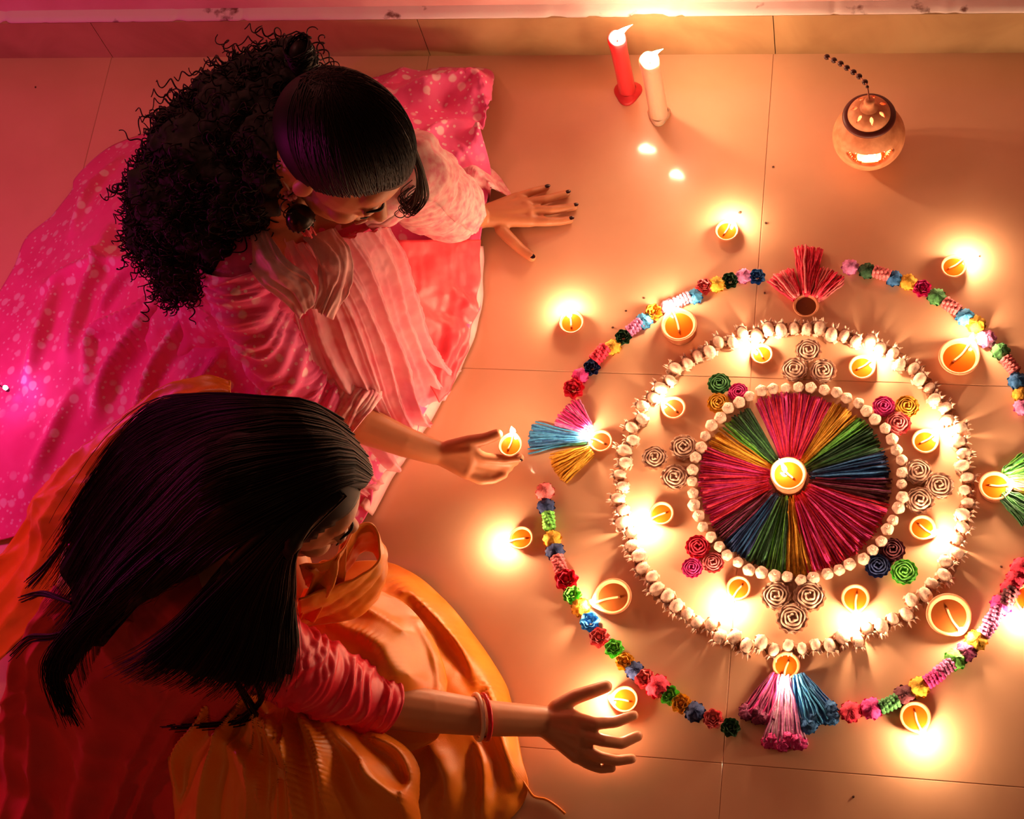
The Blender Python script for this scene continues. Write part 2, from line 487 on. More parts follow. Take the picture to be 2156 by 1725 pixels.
# ------------------------------------------------------------------ rangoli flowers
PAL = {'blue': (.02, .17, .48), 'light blue': (.06, .42, .95), 'navy': (.008, .035, .17), 'pink': (.90, .26, .62), 'pale pink': (.93, .50, .74), 'dark green': (.014, .10, .03),
       'green': (.05, .26, .06), 'light green': (.20, .75, .10), 'yellow': (.92, .46, .02), 'red': (.85, .012, .07), 'magenta': (.92, .03, .32), 'coral': (.93, .20, .22),
       'maroon': (.13, .008, .025), 'purple': (.30, .03, .14), 'cream': (.88, .58, .44)}
PM = {}
for k, c in PAL.items():
    m_ = mat('paper_' + k.replace(' ', '_'), c, .75)
    dk = tuple(x * .72 for x in c); lt = tuple(min(.95, x * 1.15 + .03) for x in c)
    add_noise_color(m_, dk, lt, 180, 3, .3, .7, bump=.3, bump_scale=420)
    PM[k] = m_

def ruffle(m, r0, r1, z0, z1, n, amp, waves, ph, cup=.0):
    """one ring of crinkled petals rising from r0,z0 to r1,z1"""
    G = []
    for j in range(n):
        p = 2 * math.pi * j / n
        w = math.sin(waves * p + ph)
        row = []
        for t in (0, .5, 1):
            r = r0 + (r1 - r0) * t ** .8 + amp * w * t
            z = z0 + (z1 - z0) * t + cup * t * t + amp * .6 * math.cos(waves * p + ph + 1) * t
            row.append((r * math.cos(p), r * math.sin(p), z))
        G.append(row)
    m.grid(np.array(G), closed_u=True)
def flower_a():          # open tuft with a hollow middle
    m = MB()
    ruffle(m, .003, .0135, .000, .006, 42, .0014, 7, 0)
    ruffle(m, .003, .0125, .002, .012, 42, .0014, 6, 1)
    ruffle(m, .003, .0100, .004, .016, 36, .0012, 6, 2)
    ruffle(m, .002, .0065, .006, .016, 30, .0010, 5, .5)
    return m
def flower_b():          # closed ragged ball
    m = MB()
    G = []
    for i in range(13):
        t = math.pi * i / 12
        row = []
        for j in range(30):
            p = 2 * math.pi * j / 30
            r = 1 + .13 * math.sin(5 * p + 3 * math.sin(2 * t)) * math.sin(t) + .09 * math.sin(9 * p + 7 * t)
            row.append((.0125 * r * math.sin(t) * math.cos(p), .0125 * r * math.sin(t) * math.sin(p), .0085 + .0085 * r * math.cos(t)))
        G.append(row)
    m.grid(np.swapaxes(np.array(G), 0, 1), closed_u=True)
    ruffle(m, .004, .0135, .001, .008, 40, .002, 9, 0)
    return m
def flower_c():          # cylinder of crinkled strips lying on its side
    m = MB()
    for k, x in enumerate(np.linspace(-.011, .011, 5)):
        G = []
        for j in range(32):
            p = 2 * math.pi * j / 32
            row = []
            for dx in (-.0025, 0, .0025):
                r = .0098 + .0012 * math.sin(7 * p + k * 1.7) - abs(dx) * .7
                row.append((x + dx, r * math.cos(p), .0098 + r * math.sin(p)))
            G.append(row)
        m.grid(np.array(G), closed_u=True)
        m.ball((x, 0, .0098), (.003, .0085, .0085), 10, 6)
    return m
FL_CACHE = {}
def flower_meshes(kind, color):
    if (kind, color) not in FL_CACHE:
        me = {'a': flower_a, 'b': flower_b, 'c': flower_c}[kind]().mesh('petals', PM[color])
        ce = MB().ball((0, 0, .010), (.0032, .0032, .0035), 8, 6).mesh('flower_centre', PM[color]) if kind == 'a' else None
        FL_CACHE[(kind, color)] = (me, ce)
    return FL_CACHE[(kind, color)]
ORD = ['first', 'second', 'third', 'fourth', 'fifth', 'sixth', 'seventh', 'eighth', 'ninth', 'tenth', 'eleventh', 'twelfth', 'thirteenth', 'fourteenth', 'fifteenth', 'sixteenth',
       'seventeenth', 'eighteenth', 'nineteenth', 'twentieth', 'twenty-first', 'twenty-second', 'twenty-third', 'twenty-fourth', 'twenty-fifth', 'twenty-sixth', 'twenty-seventh']
LAND = [((1697, 643), 'unlit lamp at top'), ((2095, 1022), 'lamp by the green tassels'), ((1655, 1400), 'lamp above the pink tassel'), ((1265, 928), 'lamp by the blue tassel')]
def ring_labels(n, cen, head):
    """one label per ring member, counted clockwise from the nearest named lamp"""
    lm_ = []
    for (x, y), t in LAND:
        q = U(x, y, .02)[:2] - cen; lm_.append((math.atan2(q[1], q[0]), t))
    own = {}
    for i in range(n):
        a = 2 * math.pi * i / n
        cw, t = min(((l - a) % (2 * math.pi), t) for l, t in lm_)
        own.setdefault(t, []).append((cw, i))
    out = [''] * n
    for t, L in own.items():
        for r, (cw, i) in enumerate(sorted(L)): out[i] = '%s, %s clockwise from the %s' % (head, ORD[r], t)
    return out
RC = np.array([.0675, .4555])
def ring_flower(px, py, color, kind, label, sc=1.0, group='coloured flowers of the outer ring'):
    c = U(px, py, .008)
    a = math.atan2(c[1] - RC[1], c[0] - RC[0])
    root = empty('paper_flower', (c[0], c[1], 0), a + math.pi / 2 if kind == 'c' else random.uniform(0, 6.28))
    root.scale = (sc * random.uniform(.94, 1.06),) * 3
    me, ce = flower_meshes(kind, color)
    inst('petals', me, parent=root)
    if ce: inst('flower_centre', ce, parent=root)
    return tag(root, label, 'flower', group)
ARCS = [
 ('from the red fan tassels leftward', 'abababcbabcabcaba', 0,
  [(1594, 583, 'blue'), (1566, 582, 'pink'), (1537, 591, 'dark green'), (1509, 600, 'yellow'), (1483, 604, 'coral'), (1462, 625, 'light blue'), (1437, 633, 'pale pink'), (1408, 646, 'pale pink'), (1376, 658, 'yellow'),
   (1356, 677, 'light blue'), (1337, 690, 'pink'), (1312, 710, 'dark green'), (1290, 732, 'yellow'), (1264, 748, 'red'), (1246, 774, 'navy'), (1222, 792, 'magenta'), (1208, 820, 'red')]),
 ('from the yellow tassel downward', 'bbcbbcaabaaaababaabaa', 1,
  [(1148, 1036, 'coral'), (1150, 1067, 'navy'), (1156, 1098, 'light green'), (1163, 1136, 'yellow'), (1169, 1162, 'navy'), (1178, 1190, 'coral'), (1193, 1222, 'red'), (1205, 1253, 'light green'), (1223, 1280, 'yellow'),
   (1242, 1310, 'light blue'), (1262, 1343, 'coral'), (1293, 1366, 'light green'), (1316, 1394, 'yellow'), (1336, 1412, 'navy'), (1358, 1430, 'coral'), (1385, 1447, 'red'), (1409, 1464, 'light green'), (1434, 1482, 'yellow'),
   (1463, 1500, 'navy'), (1502, 1514, 'coral'), (1538, 1532, 'dark green')]),
 ('from the blue bottom tassel rightward', 'bbcbbccbbbccbcbbb', 2,
  [(1791, 1500, 'red'), (1835, 1493, 'magenta'), (1872, 1484, 'green'), (1904, 1466, 'maroon'), (1935, 1448, 'yellow'), (1966, 1429, 'magenta'), (1989, 1409, 'pink'), (2011, 1390, 'light green'), (2034, 1373, 'purple'),
   (2055, 1350, 'yellow'), (2080, 1324, 'pink'), (2092, 1301, 'pink'), (2108, 1275, 'magenta'), (2122, 1260, 'maroon'), (2128, 1240, 'red'), (2140, 1220, 'red'), (2151, 1198, 'red')]),
 ('from the red fan tassels rightward', 'bbcbbabcbbbbcbbb', 3,
  [(1790, 563, 'pink'), (1826, 571, 'dark green'), (1857, 578, 'coral'), (1882, 587, 'blue'), (1912, 595, 'yellow'), (1942, 608, 'magenta'), (1972, 626, 'green'), (2003, 647, 'coral'), (2032, 669, 'light blue'), (2055, 684, 'yellow'),
   (2077, 715, 'pink'), (2107, 741, 'green'), (2127, 770, 'coral'), (2142, 803, 'blue'), (2150, 832, 'yellow'), (2153, 858, 'pink')])]
for txt, kinds, ai, lst in ARCS:
    for i, (x, y, c) in enumerate(lst):
        ring_flower(x, y, c, kinds[i], '%s paper flower in the outer ring, %s %s' % (c, ORD[i], txt), {0: 1.10, 1: 1.15, 2: 1.20, 3: 1.12}[ai] * (1.18 if c == 'red' and ai < 2 else 1))

# cream shaving flowers of the inner ring and the cream bead ring around the wheel
def shell_flower(v):
    m = MB()
    for k, x in enumerate((-.009, -.003, .003, .009)):
        G = []
        rr0 = .0100 + .0010 * math.sin(k * 2.1 + v)
        for j in range(26):
            p = math.pi * (-.12 + 1.24 * j / 25)
            row = []
            for t in (0, .5, 1):
                r = rr0 * (1 + .07 * math.sin(5 * p + k + v)) * (.55 + .45 * t)
                row.append((x + .004 * (t - .5) + .0015 * math.sin(4 * p + v), r * math.cos(p), .0015 + 1.05 * r * math.sin(p)))
            G.append(row)
        m.grid(np.array(G))
    m.ball((0, 0, .0080), (.0115, .0088, .0085), 14, 10)
    for k in range(3):   # pointed shavings sticking out
        a = -.9 + .45 * k + v
        m.tube([(.008, .004 * math.sin(a * 3), .006), (.013, .007 * math.sin(a * 3), .010 + .002 * k % 2), (.018, .009 * math.sin(a * 3), .009 + .003 * math.cos(a))], [.0026, .0018, .0003], 4)
    return m
CREAM_SH = [shell_flower(v).mesh('cream_shavings', PM['cream']) for v in (0, 1.3, 2.6)]
CP = np.array([U(1302, 1030, .008), U(2043, 1005, .008), U(1672, 697, .008), U(1660, 1360, .008)])
A_ = np.c_[2 * CP[:, :2], np.ones(4)]; sol = np.linalg.lstsq(A_, (CP[:, :2] ** 2).sum(1), rcond=None)[0]
WC = sol[:2]; WR = math.sqrt(sol[2] + WC @ WC)
NW = int(round(2 * math.pi * WR / .0215))
SIDE = ['right', 'upper right', 'top', 'upper left', 'left', 'lower left', 'bottom', 'lower right']
def clock(a):
    h = (3 - a / (math.pi / 6)) % 12
    return h
CL = ring_labels(NW, WC, 'cream shaving flower of wide ring')
for i in range(NW):
    a = 2 * math.pi * i / NW
    rr_ = WR + random.uniform(-.004, .004) + (.003 if i % 2 else -.003)
    o = inst('cream_flower', CREAM_SH[i % 3], (WC[0] + rr_ * math.cos(a), WC[1] + rr_ * math.sin(a), 0), (0, 0, a + random.uniform(-.25, .25)), random.uniform(.95, 1.2))
    tag(o, CL[i], 'flower', 'cream flowers of the inner ring')
bead_m = MB()
G = []
for i in range(11):
    t = math.pi * i / 10; row = []
    for j in range(20):
        p = 2 * math.pi * j / 20
        r = 1 + .06 * math.sin(5 * p + 2 * t) * math.sin(t)
        row.append((.0098 * r * math.sin(t) * math.cos(p), .0098 * r * math.sin(t) * math.sin(p), .0082 + .0085 * r * math.cos(t)))
    G.append(row)
bead_m.grid(np.swapaxes(np.array(G), 0, 1), closed_u=True)
bead_m.ball((0, 0, .0165), (.0028, .0028, .0018), 8, 5)
BEAD = bead_m.mesh('cream_bud', PM['cream'])
BP = np.array([U(1463, 1010, .008), U(1893, 1005, .008), U(1700, 808, .008), U(1670, 1224, .008), U(1525, 870, .008), U(1822, 1172, .008)])
A_ = np.c_[2 * BP[:, :2], np.ones(len(BP))]; sol = np.linalg.lstsq(A_, (BP[:, :2] ** 2).sum(1), rcond=None)[0]
BC = sol[:2]; BR = math.sqrt(sol[2] + BC @ BC)
NB = int(round(2 * math.pi * BR / .0212))
BL = ring_labels(NB, BC, 'round cream bud of wheel ring')
for i in range(NB):
    a = 2 * math.pi * i / NB
    rr_ = BR + random.uniform(-.002, .002)
    o = inst('cream_bud', BEAD, (BC[0] + rr_ * math.cos(a), BC[1] + rr_ * math.sin(a), 0), (random.uniform(-.2, .2), random.uniform(-.2, .2), a), random.uniform(.9, 1.08))
    tag(o, BL[i], 'flower', 'cream buds around the wheel')

# ------------------------------------------------------------------ the wheel of grass fans
hub = U(1662, 1012, .0)
def strands(m, base, d0, d1, L0, L1, n, r=.0011, kink=.0009, z0=.002, z1=.012, fan=1.0, seg=6, sides=4):
    for k in range(n):
        a = d0 + (d1 - d0) * (k + random.random()) / n
        s0 = L0 * random.uniform(.9, 1.15); s1 = L1 * random.uniform(.93, 1.0)
        zz = random.uniform(z0, z1)
        t = np.linspace(0, 1, seg)
        R_ = s0 + (s1 - s0) * t
        jit = np.cumsum(RNG.normal(0, kink, seg))
        dirv = np.array([math.cos(a), math.sin(a)]); nrm = np.array([-dirv[1], dirv[0]])
        P_ = np.stack([base[0] + R_ * dirv[0] + jit * nrm[0], base[1] + R_ * dirv[1] + jit * nrm[1], np.maximum(r, zz * (1 - .25 * t) + RNG.normal(0, .0007, seg))], 1)
        m.tube(P_, r * random.uniform(.8, 1.3), sides)
SECT = [  # colour, start px, end px on the rim (clockwise edges), label
 ('magenta', (1757, 842), (1591, 840), 'wide pink-red grass fan at the top of the wheel', 'red'),
 ('yellow', (1806, 876), (1760, 842), 'orange grass fan in the wheel beside the top pink fan', 'yellow'),
 ('light green', (1832, 892), (1807, 877), 'striped light green grass fan at upper right of the wheel', 'dark green'),
 ('dark green', (1862, 947), (1833, 893), 'dark green grass fan at right of the wheel', 'green'),
 ('navy', (1880, 1003), (1863, 949), 'navy blue grass fan pointing right in the wheel', 'blue'),
 ('maroon', (1872, 1062), (1880, 1005), 'dark maroon grass fan at the right of the wheel', 'purple'),
 ('red', (1708, 1212), (1871, 1064), 'wide red and pink grass fan at lower right of the wheel', 'magenta'),
 ('yellow', (1657, 1212), (1706, 1212), 'orange grass fan at the bottom of the wheel', 'yellow'),
 ('light green', (1614, 1198), (1656, 1212), 'striped light green grass fan at the bottom of the wheel', 'dark green'),
 ('dark green', (1568, 1180), (1613, 1198), 'dark olive grass fan at lower left of the wheel', 'green'),
 ('navy', (1520, 1143), (1567, 1179), 'navy blue grass fan at lower left of the wheel', 'blue'),
 ('maroon', (1500, 1112), (1519, 1142), 'dark maroon grass fan at lower left of the wheel', 'purple'),
 ('magenta', (1487, 938), (1499, 1110), 'wide pink-red grass fan at the left of the wheel', 'red'),
 ('yellow', (1512, 902), (1488, 936), 'orange grass fan at upper left of the wheel', 'yellow'),
 ('light green', (1536, 880), (1524, 892), 'narrow light green grass fan at upper left of the wheel', 'dark green'),
 ('dark green', (1577, 853), (1538, 878), 'dark green grass fan at upper left of the wheel', 'green')]
for col, p0, p1, lab, sec in SECT:
    a = U(*p0, .008)[:2] - hub[:2]; b = U(*p1, .008)[:2] - hub[:2]
    a0 = math.atan2(a[1], a[0]); a1 = math.atan2(b[1], b[0])
    if a1 < a0: a0, a1 = a1, a0
    if a1 - a0 > math.pi: a0, a1 = a1, a0 + 2 * math.pi
    L1 = (np.linalg.norm(a) + np.linalg.norm(b)) / 2 * 1.0
    n = max(14, int((a1 - a0) / .0120))
    root = empty('grass_fan', (hub[0], hub[1], 0)); tag(root, lab, 'grass fan', 'grass fans of the wheel')
    m = MB(); strands(m, (0, 0), a0, a1, .034, L1, n, .0013); strands(m, (0, 0), a0, a1, .05, L1, n, .0013, z0=.001, z1=.006)
    m.build('grass_strands', PM[col], root)
    m = MB(); strands(m, (0, 0), a0 + .02, a1 - .02, .04, L1 * .99, max(5, int(n * .45)), .0013, z0=.006, z1=.0135)
    m.build('grass_strands', PM[sec], root)

# ------------------------------------------------------------------ rosettes
def rosette_mesh(v=0):
    m = MB()
    # rolled coil: an upright ribbon wound into a spiral
    G = []
    for k in range(110):
        t = k / 109; p = t * 2 * math.pi * 3.2 + v
        r = .0018 + .0155 * t
        w = .0007 * math.sin(p * 4.3 + v)
        zt = .0155 - .0050 * t + .0008 * math.sin(p * 5)
        row = [((r + .0012) * math.cos(p), (r + .0012) * math.sin(p), .001), ((r + w) * math.cos(p), (r + w) * math.sin(p), zt), ((r + w + .0016) * math.cos(p), (r + w + .0016) * math.sin(p), zt + .0004), ((r + w + .0030) * math.cos(p), (r + w + .0030) * math.sin(p), zt - .0022), ((r + .0030) * math.cos(p), (r + .0030) * math.sin(p), .001)]
        G.append(row)
    m.grid(np.array(G))
    m.ball((0, 0, .0035), (.0165, .0165, .0050), 20, 8)
    return m
def frill_mesh(v=0):
    m = MB()
    ruffle(m, .012, .0225, .001, .0075, 60, .0011, 13, v)
    ruffle(m, .012, .0205, .003, .0110, 60, .0009, 11, v + 1)
    return m
ROS = {}
def rosette(px, py, col, label, r, v=0):
    c = U(px, py, .010)
    key = (col, v)
    if key not in ROS: ROS[key] = (rosette_mesh(v).mesh('coil', PM[col]), frill_mesh(v).mesh('frill', PM[col]))
    root = empty('rosette', (c[0], c[1], 0), random.uniform(0, 6.28)); tag(root, label, 'rosette', 'rosettes of the rangoli')
    s = r / 1280 / .0225; root.scale = (s, s, s)
    inst('coil', ROS[key][0], parent=root); inst('frill', ROS[key][1], parent=root)
for px, py, col, lab, r in [
 (1702, 737, 'cream', 'cream rosette topmost of the trio at the top', 29), (1672, 777, 'cream', 'cream rosette lower left of the trio at the top', 29), (1733, 780, 'cream', 'cream rosette lower right of the trio at the top', 29),
 (1378, 963, 'cream', 'cream rosette leftmost of the trio at the left', 28), (1439, 941, 'cream', 'cream rosette upper right of the trio at the left', 30), (1420, 1004, 'cream', 'cream rosette lowest of the trio at the left', 30),
 (1933, 992, 'cream', 'cream rosette uppermost of the trio at the right', 29), (1978, 1022, 'cream', 'cream rosette rightmost of the trio at the right', 30), (1937, 1053, 'cream', 'cream rosette lowest of the trio at the right', 30),
 (1634, 1254, 'cream', 'cream rosette upper left of the trio at the bottom', 31), (1704, 1256, 'cream', 'cream rosette upper right of the trio at the bottom', 33), (1668, 1302, 'cream', 'cream rosette lowest of the trio at the bottom', 33),
 (1514, 806, 'green', 'dark green rosette above the yellow one at upper left', 25), (1554, 824, 'magenta', 'pink rosette between green rosette and wheel at upper left', 22), (1512, 847, 'yellow', 'yellow rosette below the green one at upper left', 24),
 (1861, 854, 'magenta', 'pink rosette beside yellow one at upper right', 24), (1910, 854, 'yellow', 'yellow rosette outermost of trio at upper right', 25), (1891, 890, 'coral', 'coral rosette below pink and yellow ones at upper right', 27),
 (1469, 1150, 'red', 'red rosette topmost of trio at lower left', 26), (1457, 1194, 'magenta', 'magenta rosette below the red one at lower left', 22), (1501, 1183, 'coral', 'coral rosette nearest the wheel at lower left', 23),
 (1879, 1157, 'maroon', 'dark maroon rosette topmost of trio at lower right', 26), (1848, 1190, 'navy', 'navy rosette nearest the wheel at lower right', 26), (1904, 1203, 'light green', 'bright green rosette outermost of trio at lower right', 27)]:
    rosette(px, py, col, lab, r, random.choice((0, 1.1, 2.3)))

# ------------------------------------------------------------------ tassels of the outer ring
def tassel(apex, end, width_px, col, sec, label, n=46, z1=.016, ragged=.08, tip=None):
    A = U(*apex, .006); E_ = U(*end, .006)
    d = E_[:2] - A[:2]; L1 = np.linalg.norm(d); ang = math.atan2(d[1], d[0]); half = math.atan(width_px / 2 / 1290 / L1)
    root = empty('tassel', (A[0], A[1], 0)); tag(root, label, 'tassel', 'tassels of the outer ring')
    m = MB(); strands(m, (0, 0), ang - half, ang + half, .027, L1, n, .0016, .0014, z0=.002, z1=z1, seg=7)
    strands(m, (0, 0), ang - half, ang + half, .029, L1 * .97, n // 2, .0016, .0014, z0=.001, z1=.006, seg=7)
    m.build('tassel_strands', PM[col], root)
    m = MB(); strands(m, (0, 0), ang - half * .9, ang + half * .9, .027, L1, max(6, n // 3), .0015, .0015, z0=.008, z1=z1 + .003, seg=7)
    m.build('tassel_strands', PM[sec], root)
    if tip:
        for k in range(9):
            t = (k + .5) / 9 * 2 - 1
            a = ang + half * t
            q = np.array([math.cos(a), math.sin(a)]) * L1 * random.uniform(.84, .97)
            o = inst('ragged_tip', FL_T[tip], (q[0], q[1], 0), (random.uniform(-.4, .4), random.uniform(-.4, .4), random.uniform(0, 6)), random.uniform(.7, .95), root)
FL_T = {c: flower_b().mesh('ragged_tip', PM[c]) for c in ('magenta', 'blue', 'purple')}
tassel((1693, 655), (1640, 575), 62, 'red', 'coral', 'red fan tassel, leftmost of three above the unlit lamp')
tassel((1695, 655), (1703, 518), 62, 'red', 'coral', 'tall red fan tassel, middle of three above the unlit lamp')
tassel((1700, 655), (1758, 572), 66, 'coral', 'red', 'coral red fan tassel, rightmost of three above the unlit lamp')
tassel((1262, 925), (1186, 862), 88, 'pink', 'magenta', 'pink tassel fanning up from the left lamp')
tassel((1268, 928), (1112, 920), 62, 'light blue', 'blue', 'blue tassel pointing left towards the held lamp', n=60)
tassel((1272, 934), (1165, 990), 74, 'yellow', 'yellow', 'yellow tassel fanning down from the left lamp')
tassel((1648, 1392), (1592, 1522), 78, 'purple', 'magenta', 'purple tassel at bottom, left of the pink one', n=50, tip='purple')
tassel((1655, 1392), (1652, 1578), 86, 'pale pink', 'pink', 'long pink tassel at bottom with magenta ragged tip', n=56, tip='magenta')
tassel((1668, 1392), (1728, 1528), 84, 'blue', 'light blue', 'dark blue tassel at bottom, right of the pink one', n=60, tip='blue')
tassel((2085, 1018), (2172, 975), 60, 'light green', 'green', 'light green tassel at the right edge above the orange one')
tassel((2090, 1020), (2190, 1028), 40, 'yellow', 'coral', 'orange tassel at the right edge between two green ones')
tassel((2080, 1025), (2180, 1088), 66, 'green', 'dark green', 'dark green tassel at the right edge below the orange one')

# crumbs of dyed petals and dust on the tiles
CR = ['near the lantern pot', 'above the lone upper lamp', 'beside the lone upper lamp', 'left of the double-rimmed lamp', 'above the light blue flower', 'beside the outer ring at upper left', 'in the upper left corner by the wall', 'near the bottom edge', 'near the upper right lamp', 'beside the right red flowers', 'left of the unlit lamp', 'below the left cream rosettes']
for ci, (px, py, r) in enumerate([(1628, 352, 3), (1558, 448, 4), (1612, 470, 3), (1318, 655, 3), (1356, 628, 3), (1290, 690, 3), (75, 184, 3), (1797, 1678, 3), (2062, 540, 2), (2108, 1194, 3), (1610, 618, 3), (1455, 1010, 3)]):
    c = U(px, py, 0)
    o = inst('crumb', MB().ball((0, 0, .0008), (r / 1250, r / 1500, .0012), 7, 5).mesh('crumb', M['speck']), c, (0, 0, random.uniform(0, 3)))
    tag(o, 'tiny dark crumb on the tiles ' + CR[ci], 'crumb', 'crumbs on the floor')
# ------------------------------------------------------------------ people: tools
def bake(o, smooth=True):
    dg = bpy.context.evaluated_depsgraph_get(); dg.update()
    me = bpy.data.meshes.new_from_object(o.evaluated_get(dg))
    old = o.data; o.modifiers.clear(); o.data = me; bpy.data.meshes.remove(old)
    if smooth: me.polygons.foreach_set('use_smooth', [True] * len(me.polygons))
    me.update()
def remesh(o, vox, it=4, fac=.5):
    m = o.modifiers.new('r', 'REMESH'); m.mode = 'VOXEL'; m.voxel_size = vox; m.use_smooth_shade = True
    s = o.modifiers.new('s', 'SMOOTH'); s.factor = fac; s.iterations = it
    bake(o)
def displace(o, fn):
    me = o.data; n = len(me.vertices)
    V = np.zeros(n * 3); me.vertices.foreach_get('co', V); V = V.reshape(-1, 3)
    Nn = np.zeros(n * 3); me.vertex_normals.foreach_get('vector', Nn); Nn = Nn.reshape(-1, 3)
    V = V + Nn * fn(V)[:, None]
    me.vertices.foreach_set('co', V.ravel()); me.update()
def chain(m, P, R, seg=10):
    """tapered limb: overlapping closed pieces, fused later by the remesher"""
    P = [np.asarray(p, float) for p in P]
    for i, (p, r) in enumerate(zip(P, R)):
        m.ball(p, r, 14, 10)
    for i in range(len(P) - 1):
        d = P[i + 1] - P[i]
        if np.linalg.norm(d) > 1e-4:
            m.tube([P[i], P[i] + d * .5, P[i + 1]], [R[i], (R[i] + R[i + 1]) / 2, R[i + 1]], 14)
_nk = np.random.default_rng(5)
_NW = [(_nk.normal(size=3), _nk.uniform(0, 6.28)) for _ in range(24)]
def noise3(V, scale, k0=0, n=8):
    V = np.asarray(V); out = np.zeros(V.shape[:-1])
    for k in range(n):
        d, ph = _NW[(k0 + k) % 24]
        d = d / np.linalg.norm(d)
        out += np.sin(V @ (d * scale * (1 + .35 * k)) + ph) / (1 + .25 * k)
    return out / 3.0
RT = np.random.default_rng(77).random(4096)
def ridged(x, pw=1.3):
    """irregular rounded crests"""
    x = np.asarray(x) + 40.0; i = np.floor(x).astype(int); f = x - i; s = f * f * (3 - 2 * f)
    v = RT[i % 4096] * (1 - s) + RT[(i + 1) % 4096] * s
    return (1 - np.abs(2 * v - 1)) ** pw
def head_R(e):
    e = np.radians(e)
    cy, sy, cp, sp, cr, sr = math.cos(e[0]), math.sin(e[0]), math.cos(e[1]), math.sin(e[1]), math.cos(e[2]), math.sin(e[2])
    return np.array([[cy, -sy, 0], [sy, cy, 0], [0, 0, 1]]) @ np.array([[1, 0, 0], [0, cp, -sp], [0, sp, cp]]) @ np.array([[cr, 0, sr], [0, 1, 0], [-sr, 0, cr]])
def head_volume(m, c, Rh, s=1.0):
    X = lambda p: c + Rh @ (np.array(p) * s)
    def bl(p, r, nu=20, nv=14): m.ball(X(p), np.array(r) * s, nu, nv, Rh)
    bl((0, -.012, .040), (.073, .094, .084))
    bl((0, .028, .010), (.064, .064, .075))
    bl((0, .040, -.045), (.050, .048, .062))
    bl((0, .066, -.092), (.022, .020, .017))
    bl((0, .030, -.075), (.044, .045, .030))
    bl((0, .062, .040), (.052, .030, .045))
    for sx in (-1, 1):
        bl((sx * .034, .057, -.032), (.022, .024, .026))
        bl((sx * .031, .071, .001), (.0165, .0155, .0125))
        bl((sx * .030, .080, .017), (.022, .010, .007))
        bl((sx * .0105, .094, -.036), (.0075, .009, .007))
        m.ball(X((sx * .069, -.010, -.012)), np.array((.007, .015, .026)) * s, 14, 10, Rh)
    m.tube([X((0, .082, .012)), X((0, .094, -.008)), X((0, .108, -.030))], np.array([.007, .0085, .0105]) * s, 12); bl((0, .106, -.031), (.011, .011, .009))
    bl((0, .086, -.058), (.020, .010, .006)); bl((0, .084, -.068), (.017, .010, .006))
def face_details(root, c, Rh, base, s=1.0, iris=False):
    X = lambda p: c + Rh @ (np.array(p) * s)
    for sx in (-1, 1):
        MB().tube(catmull([X((sx * .013, .0905, .021)), X((sx * .030, .0915, .026)), X((sx * .047, .079, .021))], 10), [.0012, .002, .0025, .0026, .0026, .0025, .0023, .002, .0015, .0008], 6).build('eyebrow', M['hair'], root, origin=base)
        MB().tube(catmull([X((sx * .016, .0840, -.004)), X((sx * .024, .0885, -.0075)), X((sx * .034, .0885, -.0085)), X((sx * .045, .0815, -.004))], 10), [.0007, .0012, .0016, .0018, .0019, .0019, .0018, .0016, .0013, .0007], 6).build('eyelashes', M['hair'], root, origin=base)
    MB().tube(catmull([X((-.021, .0885, -.062)), X((-.008, .0965, -.0575)), X((0, .0970, -.0590)), X((.008, .0965, -.0575)), X((.021, .0885, -.062))], 14), [.0008] + [.0034] * 12 + [.0008], 8).tube(catmull([X((-.019, .0885, -.064)), X((0, .0955, -.0695)), X((.019, .0885, -.064))], 12), [.0008] + [.0040] * 10 + [.0008], 8).build('lips', M['lips'], root, origin=base)
